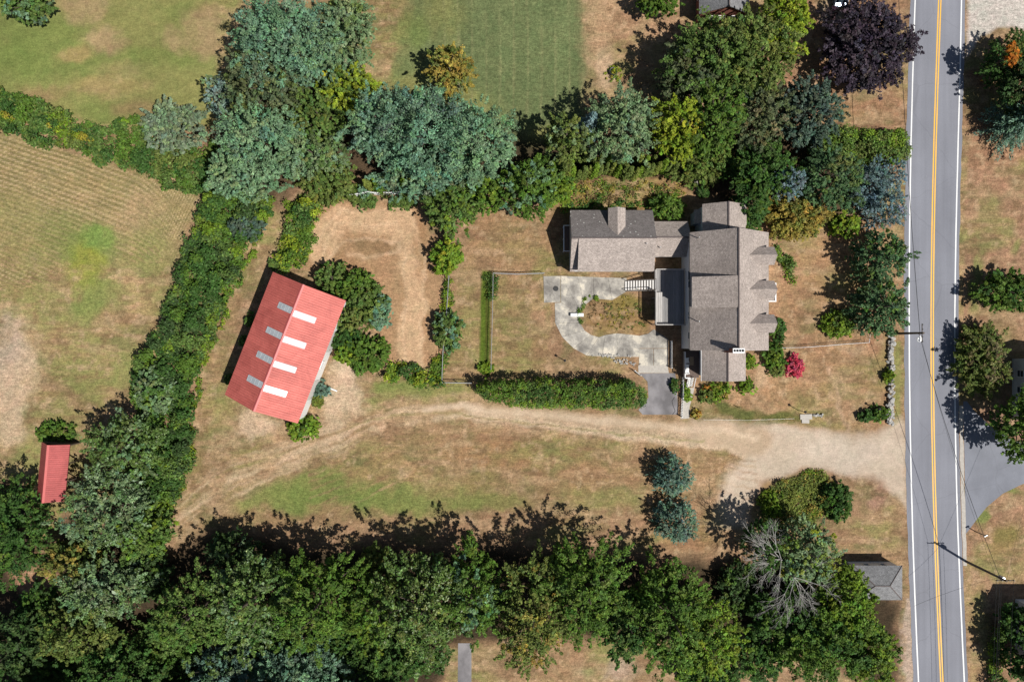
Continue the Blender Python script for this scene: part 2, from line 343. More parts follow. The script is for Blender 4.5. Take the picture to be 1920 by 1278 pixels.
# paddock between the barn and the house
PAD = [(585, 372), (640, 382), (700, 376), (790, 374), (806, 430), (826, 500), (840, 560), (842, 690), (730, 690), (700, 610), (690, 540), (552, 505), (562, 440)]
poly(PAD, (.35, .232, .138), 5, .8)
track([(600, 470), (640, 410), (750, 410), (770, 470), (765, 560), (772, 620), (765, 670)], 27, (.51, .365, .235), 1.0, 9, .9, .1)
for a in ((700, 462, 52, 15, (.255, .175, .10), 1.0), (640, 500, 60, 20, (.27, .17, .09), .6), (790, 480, 14, 70, (.27, .17, .09), .7), (745, 560, 10, 60, (.27, .17, .09), .6), (690, 385, 80, 10, (.27, .165, .09), .5)): blob(*a)
for q, (o, c) in enumerate(((-22, (.60, .46, .32)), (-5, (.40, .29, .19)), (14, (.60, .46, .32)), (30, (.33, .23, .14)))):
    track([(600 + o * .3, 470 + o * .2), (640, 410 + o * .7), (750 - o * .6, 408 + o * .8), (772 - o, 470), (767 - o, 560), (774 - o, 620), (766 - o, 672)], 2.6, c, .5, 4, .8, .6)
track([(620, 480), (650, 455), (700, 446), (745, 455), (748, 470), (700, 480), (650, 478)], 3, (.62, .48, .34), .5, 5, .6, .4)
# yards west of the house
poly([(880, 395), (1060, 400), (1060, 515), (1015, 700), (842, 715), (848, 500), (880, 440)], (.30, .20, .115), 8, .5)
for a in ((880, 600, 30, 110, 'olive', .55), (890, 680, 30, 40, 'olive', .5), (960, 460, 60, 30, 'olive', .35), (1000, 600, 40, 60, (.34, .22, .14), .6), (940, 590, 14, 40, 'olive', .6), (1028, 590, 10, 30, 'olive', .6), (1000, 680, 50, 16, (.33, .21, .13), .5)): blob(*a)
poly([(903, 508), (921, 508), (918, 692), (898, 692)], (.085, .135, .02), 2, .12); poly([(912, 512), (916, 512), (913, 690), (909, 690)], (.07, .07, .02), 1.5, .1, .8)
poly([(1035, 395), (1055, 340), (1280, 335), (1300, 400), (1230, 420), (1060, 410)], (.24, .16, .07), 8, .6)
for a in ((1120, 365, 30, 16, (.30, .20, .07), .8), (1200, 355, 50, 14, (.36, .22, .09), .8), (1090, 352, 20, 10, (.2, .2, .03), .8)): blob(*a)
# the planted island in the patio
poly([(1090, 565), (1130, 558), (1200, 555), (1226, 580), (1215, 622), (1180, 628), (1120, 630), (1095, 605)], (.24, .17, .075), 5, .4)
for a in ((1120, 590, 25, 25, (.32, .20, .11), .7), (1170, 570, 40, 16, (.19, .17, .05), .7)): blob(*a)
# front yard, east of the house
poly([(1400, 400), (1560, 400), (1690, 440), (1690, 800), (1290, 800), (1290, 700), (1440, 650)], (.33, .215, .125), 8, .6)
for a in ((1520, 470, 40, 50, (.37, .25, .135), .6), (1540, 560, 40, 60, (.27, .18, .10), .5), (1512, 508, 10, 9, 'green', .5), (1500, 740, 26, 18, (.14, .14, .06), .8), (1370, 768, 75, 18, (.10, .115, .04), 1.0), (1450, 778, 60, 10, (.11, .12, .04), 1.0), (1330, 778, 30, 10, (.11, .12, .04), .9), (1400, 792, 80, 6, (.13, .13, .055), .9),
          (1590, 680, 50, 30, (.36, .235, .14), .6), (1610, 660, 24, 10, (.26, .19, .15), .8), (1650, 650, 14, 30, 'red', .8), (1580, 750, 40, 50, (.36, .25, .16), .6), (1440, 690, 30, 20, (.36, .24, .14), .7), (1425, 700, 18, 30, 'pale', .4), (1468, 515, 14, 20, 'red', .8), (1444, 440, 30, 14, 'red', .7), (1446, 585, 8, 20, 'red', .7), (1330, 770, 20, 14, 'red', .6)): blob(*a)
track([(1556, 690), (1562, 720), (1570, 760), (1590, 800)], 4, 'pale', .5, 4, .5)
poly([(1676, 640), (1692, 640), (1690, 800), (1672, 815)], 'olive', 5, .3)
# south lawn, barn apron, tracks
poly([(330, 760), (420, 700), (620, 690), (840, 715), (1210, 770), (1400, 800), (1420, 900), (1240, 960), (1000, 960), (600, 980), (420, 1000), (300, 1010)], (.25, .18, .10), 16, .8)
for a in ((600, 915, 140, 38, "green", .8), (520, 940, 90, 26, "green", .75), (760, 940, 140, 26, 'green', .8), (690, 880, 90, 22, 'olive', .7), (700, 745, 110, 30, 'olive', 1.0), (760, 725, 70, 18, 'green', .8), (800, 740, 90, 16, 'olive', .9), (860, 735, 40, 20, 'olive', .8), (470, 850, 60, 30, 'olive', .6), (840, 910, 120, 30, 'olive', .6), (460, 920, 70, 40, 'olive', .6), (400, 760, 26, 90, 'olive', .6), (640, 850, 110, 26, 'olive', .55), (780, 830, 50, 26, (.2, .17, .08), .6), (870, 880, 60, 40, (.22, .16, .08), .5),
          (960, 850, 130, 40, (.34, .21, .115), .7), (1080, 880, 90, 40, (.31, .195, .11), .6), (930, 935, 80, 20, 'green', .5), (1120, 935, 80, 26, 'olive', .7), (1200, 945, 50, 26, 'olive', .7), (420, 790, 40, 50, 'olive', .5), (400, 660, 30, 100, 'olive', .6), (350, 900, 30, 70, 'olive', .6), (720, 880, 80, 26, (.36, .24, .13), .5), (900, 800, 110, 12, (.38, .27, .16), .6)): blob(*a)
track([(500, 400), (468, 470), (430, 580), (390, 720), (360, 850), (325, 990)], 20, (.27, .2, .105), .8, 10, .6, .2)
track([(492, 420), (462, 480), (424, 590), (384, 730)], 4, (.36, .25, .15), .7, 4, .4)
for a in ((640, 700, 34, 34, 'pale', .9), (625, 745, 30, 34, 'pale', .8), (480, 800, 46, 32, 'pale', .95), (430, 830, 40, 30, (.36, .28, .18), .7), (580, 840, 50, 24, 'pale', .8), (660, 770, 40, 20, (.37, .29, .19), .7), (670, 712, 28, 16, (.2, .13, .085), .85), (540, 850, 40, 20, 'pale', .5)): blob(*a)
DRIVE = [(1290, 782), (1400, 790), (1640, 812), (1690, 778), (1700, 790), (1702, 960), (1686, 930), (1640, 900), (1560, 882), (1490, 886), (1432, 920), (1400, 985), (1330, 990), (1360, 900), (1400, 850), (1290, 826)]
poly(DRIVE, (.49, .425, .352), 10, .6)
blob(1580, 850, 120, 30, (.545, .49, .425), .7); blob(1450, 840, 60, 26, (.49, .42, .335), .6)
T1 = [(320, 985), (420, 905), (520, 865), (610, 835), (700, 790), (800, 768), (900, 766), (1050, 780), (1200, 795), (1320, 804), (1420, 815)]
T2 = [(440, 925), (560, 870), (640, 840), (720, 805), (820, 785), (920, 780), (1060, 800), (1200, 818), (1320, 835), (1400, 850)]
track([(x, y + 8) for x, y in T1], 28, (.35, .25, .155), .6, 18, .6, .35); track([(x, y + 10) for x, y in T1[6:]], 20, (.46, .37, .275), .75, 14, .4, .2); track(T1[5:], 6, (.56, .465, .36), .85, 7, .5, .4); track(T2[4:], 5, (.52, .43, .325), .8, 7, .5, .45); track(T1[:6], 4, (.56, .45, .33), .65, 8, .6, .6); track(T2[:5], 4, (.54, .42, .30), .6, 8, .6, .6); track([(x - 10, y - 22) for x, y in T1[:6]], 4, (.50, .39, .27), .5, 8, .7, .7); track([(x + 30, y + 4) for x, y in T1[1:6]], 3, (.50, .39, .27), .5, 8, .7, .7)
for a in ((650, 740, 50, 44, 'pale', .9), (620, 800, 50, 30, 'pale', .7), (640, 690, 30, 26, (.55, .45, .34), .8)): blob(*a)
track([(x, y - 9) for x, y in T1], 2.5, 'pale', .5, 3, .35, .6); track([(x, (y + z) / 2 + 0) for (x, y), (_, z) in zip(T1, T2)], 2, 'olive', .6, 3, .4, .5)
for q, (o, c) in enumerate(((14, 'dirt'), (24, 'tan'), (36, 'dirt'), (50, 'dirt'), (66, 'tan'), (84, 'dirt'), (104, 'tan'))): track([(x + 20, y + o) for x, y in T2[1:]], 1.6, c, .55, 3, .45, .7)
for o in (-26, -18, -8, 10, 22): track([(x + o * .6, y + o) for x, y in T1[:5]], 2.2, 'pale' if o % 4 else 'tan', .5, 3, .35, .7)
# beds and verges south of the drive
poly([(1430, 900), (1500, 884), (1590, 888), (1690, 940), (1690, 1100), (1540, 1060), (1440, 1000), (1400, 960)], (.31, .21, .13), 8, .6)
for a in ((1640, 930, 26, 30, (.30, .19, .15), .8), (1660, 1000, 26, 50, (.35, .25, .145), .6), (1430, 930, 20, 40, 'red', .7), (1310, 1000, 50, 40, (.36, .23, .12), .7), (1340, 980, 40, 30, 'olive', .4)): blob(*a)
poly([(1240, 860), (1300, 860), (1330, 930), (1300, 1030), (1230, 1030), (1210, 940)], (.29, .185, .11), 10, .6)
poly([(1690, 1120), (1712, 1120), (1722, 1500), (1690, 1500), (1684, 1200)], 'grey', 4, .3)
# woods floor in the south with painted-in crown shade, clearings in it
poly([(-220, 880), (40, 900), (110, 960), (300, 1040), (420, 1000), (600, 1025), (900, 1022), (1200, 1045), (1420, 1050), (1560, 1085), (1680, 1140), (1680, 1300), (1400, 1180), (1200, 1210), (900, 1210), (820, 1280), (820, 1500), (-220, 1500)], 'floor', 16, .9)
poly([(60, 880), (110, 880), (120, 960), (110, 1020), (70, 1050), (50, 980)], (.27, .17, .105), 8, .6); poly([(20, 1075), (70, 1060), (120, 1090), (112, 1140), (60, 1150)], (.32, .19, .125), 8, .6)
poly([(832, 1215), (1000, 1190), (1240, 1200), (1320, 1290), (1320, 1500), (832, 1500)], (.30, .21, .125), 10, .6); blob(1140, 1250, 60, 30, 'grey', .7); blob(1110, 1240, 24, 40, 'olive', .7)
poly([(1378, 1172), (1450, 1180), (1450, 1215), (1390, 1215)], 'grey', 5, .4)
# east of the road
poly([(1812, -220), (2140, -220), (2140, 55), (1870, 55), (1830, 75), (1812, 110)], (.50, .49, .47), 5, .4)
poly([(1800, 110), (2140, 60), (2140, 330), (1806, 330)], 'dirt', 10, .5)
poly([(1800, 320), (2140, 320), (2140, 640), (1800, 640)], (.33, .21, .14), 10, .5)
for a in ((1855, 400, 30, 40, 'green', .6), (1905, 460, 12, 14, 'green', .7), (1835, 500, 14, 60, 'green', .7), (1830, 560, 16, 40, 'green', .7), (1870, 340, 40, 20, 'dirt', .6), (1900, 370, 30, 10, 'tan', .6)): blob(*a)
track([(1806, 300), (1801, 400), (1799, 500), (1798, 600)], 9, 'straw', .8, 5, .3, .2)
poly([(1800, 640), (2140, 640), (2140, 880), (1900, 880), (1800, 700)], (.26, .17, .125), 8, .5)
poly([(1816, 985), (1860, 930), (1920, 905), (2140, 890), (2140, 1500), (1816, 1500)], (.33, .215, .14), 6, .4)
for a in ((1840, 965, 22, 30, 'green', .85), (1880, 925, 40, 12, 'green', .8), (1890, 1000, 34, 26, (.16, .15, .05), .85), (1880, 1030, 36, 14, (.19, .15, .06), .7), (1840, 1170, 20, 90, 'olive', .8), (1845, 1060, 12, 20, 'olive', .6), (1900, 1220, 40, 30, (.37, .25, .165), .7)): blob(*a)
track([(1815, 1050), (1818, 1150), (1824, 1278), (1830, 1420)], 7, 'straw', .8, 5, .3, .2)
SMO = np.clip(np.maximum(np.clip(sdist(X, Y, DRIVE) / 10 + .6, 0, 1), np.clip((14 - ldist(X, Y, T1[5:])) / 8, 0, 1)), 0, 1); inP = np.clip(sdist(X, Y, PAD) / 6, 0, 1)
inFF = np.clip(sdist(X, Y, FIELD) / 10, 0, 1) * np.clip((520 - Y) / 80, 0, 1)
inA2 = np.clip(sdist(X, Y, [(-220, -220), (450, -220), (400, 240), (180, 240), (-220, 170)]) / 20, 0, 1)
grassy = (1 - inP) * (1 - .75 * inA2) * (1 - .75 * inFF) * (1 - .7 * SMO) * np.clip((K[..., 0] - .20) / .06, 0, 1) * np.clip((.40 - K[..., 0]) / .06, 0, 1)
def patchy(sx, sy, sc, seed, th, c, amt, k=6): blend(np.clip((fbm(X * sx, Y * sy, sc, seed) - th) * k, 0, 1) * grassy * amt, c)
patchy(1, 1.3, 90, 81, .50, 'olive', .7); patchy(1, 1.6, 50, 82, .56, (.155, .155, .07), .7); patchy(.8, 1.8, 40, 83, .56, (.20, .125, .08), .55); patchy(.7, 2.0, 36, 84, .57, (.39, .285, .18), .6); patchy(.5, 2.6, 22, 85, .56, (.22, .14, .085), .5); patchy(.5, 2.6, 20, 86, .57, (.40, .28, .175), .5)
patchy(1, 1, 14, 87, .60, (.18, .125, .07), .6, 8); patchy(1, 1, 12, 88, .62, (.43, .32, .21), .6, 8)
K *= (.82 + .34 * fbm(X, Y, 140, 61))[..., None]; K *= (.88 + .24 * fbm(X, Y, 10, 62, 2))[..., None]
K = np.clip(K * np.array([.92, .855, .79]), .01, .9); K = np.concatenate([K, ((1 - .6 * SMO) * (1 - .35 * inA2) * (1 - .15 * inP))[..., None]], 2)
# small unevenness of the ground
Zg = (fbm(X, Y, 90, 71) - .5) * .10

def sheet(name, mask):
    idx = -np.ones(X.shape, int); vm = np.zeros(X.shape, bool)
    vm[:-1, :-1] |= mask; vm[1:, :-1] |= mask; vm[:-1, 1:] |= mask; vm[1:, 1:] |= mask
    idx[vm] = np.arange(vm.sum()); co = np.stack([(X[vm] - CX) * S, (CY - Y[vm]) * S, Zg[vm] * 0], 1)
    j, i = np.nonzero(mask); fa = np.stack([idx[j + 1, i], idx[j + 1, i + 1], idx[j, i + 1], idx[j, i]], 1)
    return npmesh(name, co, fa, K[vm], M['ground'])
def npmesh(name, co, fa, cols, mat):
    me = bpy.data.meshes.new(name); me.vertices.add(len(co)); me.vertices.foreach_set('co', co.astype(np.float32).ravel())
    n, k = fa.shape; me.loops.add(n * k); me.loops.foreach_set('vertex_index', fa.astype(np.int32).ravel())
    me.polygons.add(n); me.polygons.foreach_set('loop_start', np.arange(0, n * k, k, dtype=np.int32))
    at = me.color_attributes.new('Col', 'FLOAT_COLOR', 'POINT')
    at.data.foreach_set('color', (cols if cols.shape[1] == 4 else np.concatenate([cols, np.ones((len(cols), 1))], 1)).astype(np.float32).ravel())
    me.materials.append(mat); me.update(calc_edges=True); return me
Xc = X[:-1, :-1] + STEP / 2; Yc = Y[:-1, :-1] + STEP / 2; jx = JX[:-1, :-1] * .25; jy = JY[:-1, :-1] * .25
left = np.ones(Xc.shape, bool)
ALLT = (ldist(Xc + jx, Yc + jy, T1) < 13) | (ldist(Xc + jx, Yc + jy, T2) < 9)
for nm, msk, lab in (('gravel_driveway', (sdist(Xc + jx, Yc + jy, DRIVE) > 0) | ALLT, 'pale gravel drive with wheel tracks running to the red barn'),
                     ('hay_field', sdist(Xc + jx, Yc + jy, FIELD) > 0, 'mown straw coloured field west of the bramble strip'),
                     ('mown_lawn', sdist(Xc + jx, Yc + jy, LAWN) > 0, 'green striped lawn north of the tree belt'),
                     ('paddock', sdist(Xc + jx, Yc + jy, PAD) > 0, 'brown mown paddock between barn and house'),
                     ('ground', np.ones(Xc.shape, bool), 'dry brown and olive grass around the buildings')):
    m = left & msk; left &= ~m
    o = link(bpy.data.objects.new(nm, sheet(nm, m))); tag(o, lab, 'ground', kind='structure')
# the land beyond
x0, x1, y0, y1 = (gx[0] - CX) * S, (gx[-1] - CX) * S, (CY - gy[-1]) * S, (CY - gy[0]) * S; F = 3000
co = np.array([(-F, -F, 0), (F, -F, 0), (F, F, 0), (-F, F, 0), (x0, y0, 0), (x1, y0, 0), (x1, y1, 0), (x0, y1, 0)], float)
fa = np.array([(0, 1, 5, 4), (1, 2, 6, 5), (2, 3, 7, 6), (3, 0, 4, 7)])
tag(link(bpy.data.objects.new('surrounding_land', npmesh('surrounding_land', co, fa, np.array([(.20, .165, .09)] * 8), M['ground']))), 'dry grassland beyond the plots', 'ground', kind='structure')

# ------------------------------------------------------------------ road, side drives, path
def interp(tab, y):
    ys = [t[0] for t in tab]; xs = [t[1] for t in tab]; return float(np.interp(y, ys, xs))
def smooth_tab(tab):
    ys = np.arange(-400, 1700, 20.); c = np.polyfit([t[0] for t in tab], [t[1] for t in tab], 4)
    return [(y, float(np.polyval(c, min(max(y, -60), 1340))) + (0 if -60 <= y <= 1340 else float(np.polyval(np.polyder(c), min(max(y, -60), 1340))) * (y - min(max(y, -60), 1340)))) for y in ys]
YEL = smooth_tab([(0, 1762), (100, 1758.5), (220, 1754.5), (340, 1751.2), (480, 1748.5), (600, 1747.8), (750, 1748.6), (900, 1751.2), (1000, 1754), (1100, 1757.8), (1278, 1766)])
LW = smooth_tab([(0, 1715.7), (170, 1711), (340, 1706.3), (480, 1704.8), (600, 1704.8), (750, 1706), (900, 1708.4), (1100, 1714.5), (1278, 1722.2)])
RW = smooth_tab([(0, 1802.7), (170, 1799), (340, 1794.6), (480, 1791.5), (600, 1790), (750, 1790.8), (900, 1793), (1100, 1800), (1278, 1808)])
def strip(tab, a, b, z, rag=0.0, seed=0):
    rnd = random.Random(seed); mb = MB(); n = len(tab)
    for y, x in tab:
        mb.v.append(tuple(W(x + a + rnd.uniform(-rag, rag), y) + Vector((0, 0, z)))); mb.v.append(tuple(W(x + b + rnd.uniform(-rag, rag), y) + Vector((0, 0, z))))
    mb.f = [(2 * i, 2 * i + 2, 2 * i + 3, 2 * i + 1) for i in range(n - 1)]; return mb
rd = MB(); n_ = len(LW); rr_ = random.Random(3)
for (y, xl), (_, xr) in zip(LW, RW):
    for x in (xl - 9.5 + rr_.uniform(-1.2, 1.2), xl, xr, xr + 7 + rr_.uniform(-.8, .8)): rd.v.append(tuple(W(x, y) + Vector((0, 0, .012))))
for i in range(n_ - 1):
    for k in range(3): rd.f.append((4 * i + k, 4 * i + 4 + k, 4 * i + 5 + k, 4 * i + 1 + k))
road = rd.build('road', M['road']); tag(road, 'grey asphalt road with double yellow centre lines', 'road', kind='structure')
for tab, a, b, nm, m in ((LW, -1.2, 1.2, 'edge_line', 'edge'), (RW, -1.2, 1.2, 'edge_line', 'edge'), (YEL, -3.3, -1.0, 'centre_line', 'yellow'), (YEL, 1.0, 3.3, 'centre_line', 'yellow')):
    strip(tab, a, b, .018, .12, 5).build(nm, M[m], road)
sh = strip([t for t in RW if 745 < t[0] < 1075], 8, 15, .016, .8, 9).build('road_shoulder', M['curb'], road)
def flat(name, pts, z, mat, label, cat='ground'):
    mb = MB(); P = [W(*p) for p in pts]; mb.v = [(p.x, p.y, z) for p in P]; mb.f = [tuple(range(len(P)))[::-1]]
    a = sum(P[i].x * P[(i + 1) % len(P)].y - P[(i + 1) % len(P)].x * P[i].y for i in range(len(P)))
    if a > 0: mb.f = [tuple(range(len(P)))]
    return tag(mb.build(name, mat), label, cat, kind='structure')
flat('side_road', [(1806, 752), (1813, 752), (1828, 772), (1860, 800), (1900, 826), (1960, 842), (2200, 850), (2200, 880), (1960, 892), (1915, 908), (1880, 925), (1850, 950), (1830, 975), (1819, 990), (1811, 1000), (1809, 900)], .008, M['drive'], 'smooth grey asphalt side road joining the main road')
flat('parking_pad', [(1199, 700), (1266, 699), (1270, 740), (1271, 777), (1205, 777), (1197, 768), (1216, 745), (1214, 715)], .010, M['pad'], 'dark weathered asphalt parking pad beside the clipped hedge')
flat('front_path', [(1286, 726), (1302, 727), (1298, 745), (1293, 762), (1292, 784), (1276, 785), (1277, 762), (1281, 748)], .012, M['curb'], 'short pale concrete path from porch steps to drive', 'path')
flat('asphalt_path', [(859, 1205), (884, 1205), (884, 1500), (856, 1500)], .010, M['pad'], 'narrow grey asphalt path emerging under the trees', 'path')
flat('concrete_strip', [(1197, 684), (1252, 685), (1254, 699), (1197, 699)], .007, M['curb'], 'dull concrete strip between patio and parking pad', 'path')

# patio of separate slabs
patio = empty('patio', W(1100, 600), 0, 'curved stained concrete patio ringing a planted island', 'patio'); patio['kind'] = 'structure'
zz = lambda x, y: (1000 + x / 3.994, 480 + y / 3.994)
ring = [((700, 165), (700, 265)), ((560, 160), (590, 330)), ((450, 156), (450, 318)), ((330, 152), (385, 368)), ((206, 148), (352, 410)), ((206, 348), (346, 440)),
        ((160, 350), (346, 445)), ((163, 500), (350, 500)), ((215, 605), (385, 556)), ((300, 690), (430, 588)), ((400, 745), (490, 606)), ((515, 752), (540, 590)), ((630, 755), (625, 577)),
        ((740, 755), (740, 588)), ((790, 755), (800, 596))]
slabs = []
for (a, b), (c, d) in zip(ring[:-1], ring[1:]): slabs.append([a, c, d, b])
slabs += [[(75, 150), (204, 148), (204, 346), (80, 350)], [(792, 597), (860, 580), (902, 546), (1010, 620), (1010, 690), (792, 690)], [(792, 692), (900, 692), (900, 820), (790, 820)], [(902, 692), (1010, 692), (1010, 820), (902, 820)], [(702, 200), (800, 215), (800, 262), (702, 265)]]
def shrink(p, k):
    cx = sum(q[0] for q in p) / len(p); cy = sum(q[1] for q in p) / len(p)
    return [(x + (cx - x) * k / max(1e-6, math.hypot(cx - x, cy - y)), y + (cy - y) * k / max(1e-6, math.hypot(cx - x, cy - y))) for x, y in p]
rs = random.Random(4)
for s in slabs:
    P = [W(*zz(*q)) - patio.location for q in shrink(s, 1.3)]
    MB().prism([(p.x, p.y) for p in P], -.05, .045 + rs.uniform(0, .012)).build('slab', M['concrete'], patio)
o = MB().lathe([(.36, 0), (.36, .03), (.30, .035), (.28, .02), (.06, .02)], (0, 0, 0), 20).build('manhole_cover', M['dark']); o.location = W(1042, 541) + Vector((0, 0, .055)); tag(o, 'round dark iron manhole cover set in the patio', 'manhole cover')
bn = empty('patio_bench', W(1081.5, 590.5) + Vector((0, 0, .055)), 0, 'small white bench standing on the curved patio', 'bench')
MB().box((0, 0, .45), (1.75, .44, .07)).build('seat', M['white'], bn)
for sx in (-1, 1): MB().box((sx * .65, 0, .205), (.1, .4, .41)).build('leg', M['white'], bn)

# ------------------------------------------------------------------ buildings
def window(parent, c, w, h, rz, mat='white'):
    """c centre on the wall face, outward = local +x turned by rz"""
    f = MB(); R = Matrix.Rotation(rz, 3, 'Z'); c = Vector(c)
    def bx(y, z, dy, dz, dx=.07, off=.035): f.box(c + R @ Vector((off, y, z)), (dx, dy, dz), rz)
    bx(-w / 2, 0, .09, h + .09); bx(w / 2, 0, .09, h + .09); bx(0, h / 2, w - .09, .09); bx(0, -h / 2, w - .09, .09); bx(0, 0, w - .09, .05)
    o = f.build('window', M[mat], parent); MB().box(c + R @ Vector((.012, 0, 0)), (.024, w - .06, h - .06), rz).build('pane', M['glasspane'], o); return o

def gable(root, gx0, gx1, gy0, gy1, he, hr, along, mats, oh=.3, wall='wall', name='roof', clipw=(0, 0), th=.14, base=0.0):
    """rectangle in ground pixels; 'along' y: ridge runs north-south; x: east-west"""
    xa, xb, ya, yb = gx0 * S, gx1 * S, -gy1 * S, -gy0 * S; L0 = Vector(root.location)
    out = []
    if along == 'y':
        xm = (xa + xb) / 2; sl = (hr - he) / (xm - xa)
        prof = [(xa + oh, base), (xb - oh, base), (xb - oh, he + sl * oh - th * 1.3), (xm, hr - th * 1.3), (xa + oh, he + sl * oh - th * 1.3)]
        y_0, y_1 = ya + (oh * .6 if not clipw[0] else -.0), yb - (oh * .6 if not clipw[1] else 0)
        vs = [Vector((x, y_0, z)) - L0 for x, z in prof] + [Vector((x, y_1, z)) - L0 for x, z in prof]
        fs = [(0, 1, 2, 3, 4), (9, 8, 7, 6, 5)] + [((i + 1) % 5, i, i + 5, (i + 1) % 5 + 5) for i in range(5)]
        MB().add(vs, fs).build('wall', M[wall], root)
        for e, m in ((xa, mats[0]), (xb, mats[1])):
            q = [Vector(p) - L0 for p in ((xm, ya, hr), (xm, yb, hr), (e, yb, he), (e, ya, he))]
            out.append(slope(name, q, th, M[m], root))
        MB().tube([Vector((xm, ya - .01, hr + .0)) - L0, Vector((xm, yb + .01, hr + .0)) - L0], .10, 8).build('ridge_cap', M['ridgecap'], root)
    else:
        ym = (ya + yb) / 2; sl = (hr - he) / (ym - ya)
        prof = [(ya + oh, base), (yb - oh, base), (yb - oh, he + sl * oh - th * 1.3), (ym, hr - th * 1.3), (ya + oh, he + sl * oh - th * 1.3)]
        x_0, x_1 = xa + (oh * .6 if not clipw[0] else 0), xb - (oh * .6 if not clipw[1] else 0)
        vs = [Vector((x_0, y, z)) - L0 for y, z in prof] + [Vector((x_1, y, z)) - L0 for y, z in prof]
        fs = [(4, 3, 2, 1, 0), (5, 6, 7, 8, 9)] + [(i, (i + 1) % 5, (i + 1) % 5 + 5, i + 5) for i in range(5)]
        MB().add(vs, fs).build('wall', M[wall], root)
        for e, m in ((yb, mats[0]), (ya, mats[1])):
            q = [Vector(p) - L0 for p in ((xa, ym, hr), (xb, ym, hr), (xb, e, he), (xa, e, he))]
            out.append(slope(name, q, th, M[m], root))
        MB().tube([Vector((xa - .01, ym, hr)) - L0, Vector((xb + .01, ym, hr)) - L0], .10, 8).build('ridge_cap', M['ridgecap'], root)
    return out
def slope(name, q, th, mat, parent):
    """a roof slope whose own x runs along the ridge and y down the slope, so shingle courses lie right"""
    q = [Vector(p) for p in q]; ex = (q[1] - q[0]).normalized(); nz = ex.cross(q[3] - q[0]).normalized()
    if nz.z < 0: nz = -nz
    ey = nz.cross(ex); m = Matrix((ex, ey, nz)).transposed().to_4x4(); m.translation = q[0]; mi = m.inverted()
    o = MB().slab([mi @ p for p in q], th).build(name, mat, parent); o.matrix_local = m; return o

house = empty('farmhouse', G(390, -90), 0, 'white rambling farmhouse with grey shingled roofs, three east dormers and a brick chimney', 'house'); HL = Vector(house.location)
def HP(x, y, z): return G(x, y, z) - HL
sm = ('shingle', 'shingle')
HE_, HR_ = 5.7, 9.5
main = gable(house, 313.5, 452.4, -191.2, 16.5, HE_, HR_, 'y', sm, .3)
gable(house, 339.5, 418.5, -244, -189, 4.6, 6.4, 'y', sm, .25, clipw=(1, 0))
gable(house, 335.6, 413.8, 14, 70.5, 5.3, 7.1, 'y', sm, .85, clipw=(0, 1))
gable(house, 250, 320, -217.4, -153, 2.8, 4.6, 'x', sm, .25, clipw=(0, 1))
gable(house, 105.7, 256, -237.8, -126.2, 2.8, 5.4, 'x', ('shinglelichenshade', 'shingle'), .25)
# shed dormer on the west slope of the main roof
ze = 7.3; RXR = 382.95; EHW = 69.45
x_e = 311.5; ya_, yb_ = -110.8, -57.2
vs = [HP(x_e + 4, ya_ + 2, 6.0), HP(x_e + 4, ya_ + 2, ze - .1), HP(RXR - 1, ya_ + 2, HR_ - .22), HP(RXR - 1, ya_ + 2, 7.9), HP(x_e + 4, yb_ - 2, 6.0), HP(x_e + 4, yb_ - 2, ze - .1), HP(RXR - 1, yb_ - 2, HR_ - .22), HP(RXR - 1, yb_ - 2, 7.9)]
sd = MB().add(vs, [(0, 1, 2, 3), (7, 6, 5, 4), (0, 4, 5, 1), (1, 5, 6, 2), (2, 6, 7, 3), (3, 7, 4, 0)]).build('shed_dormer', M['wall'], house)
slope('dormer_roof', [HP(RXR - .5, ya_, HR_ + .03), HP(RXR - .5, yb_, HR_ + .03), HP(x_e, yb_, ze), HP(x_e, ya_, ze)], .12, M['shingle'], sd)
for yy in (-98, -84, -70): window(sd, HP(x_e + 4, yy, 6.85), .7, .7, math.pi)
# three gabled dormers facing the road
for yc in (-147.4, -88.7, -30.2):
    d = empty('dormer', HP(402.6, yc, 0)); d.parent = house
    hw = 15.7 * S; xf = (452 - 402.6) * S; zr, zl = 8.2, 7.1
    vs = [(.4, -hw + .2, 6.8), (xf, -hw + .2, 5.7), (xf, hw - .2, 5.7), (.4, hw - .2, 6.8), (.4, -hw + .2, zl), (xf, -hw + .2, zl + .02), (xf, hw - .2, zl + .02), (.4, hw - .2, zl), (xf, 0, zr - .2), (.4, 0, zr - .2)]
    vs[4] = (.4, -hw + .2, zl + .02); vs[7] = (.4, hw - .2, zl + .02)
    MB().add(vs, [(0, 4, 5, 1), (3, 2, 6, 7), (1, 5, 8, 6, 2), (0, 3, 7, 9, 4), (4, 9, 8, 5), (7, 6, 8, 9), (0, 1, 2, 3)]).build('dormer_wall', M['wall'], d)
    xv = ((RXR - 402.6) * S) + (HR_ - zr) / (HR_ - HE_) * EHW * S; xl = ((RXR - 402.6) * S) + (HR_ - zl) / (HR_ - HE_) * EHW * S
    for sg in (-1, 1):
        q = [Vector((xv, 0, zr)), Vector((xf + .22, 0, zr)), Vector((xf + .22, sg * hw, zl)), Vector((xl, sg * hw, zl))]
        slope('dormer_roof', q, .1, M['shingle'], d)
    window(d, (xf, 0, 6.85), .95, 1.1, 0)
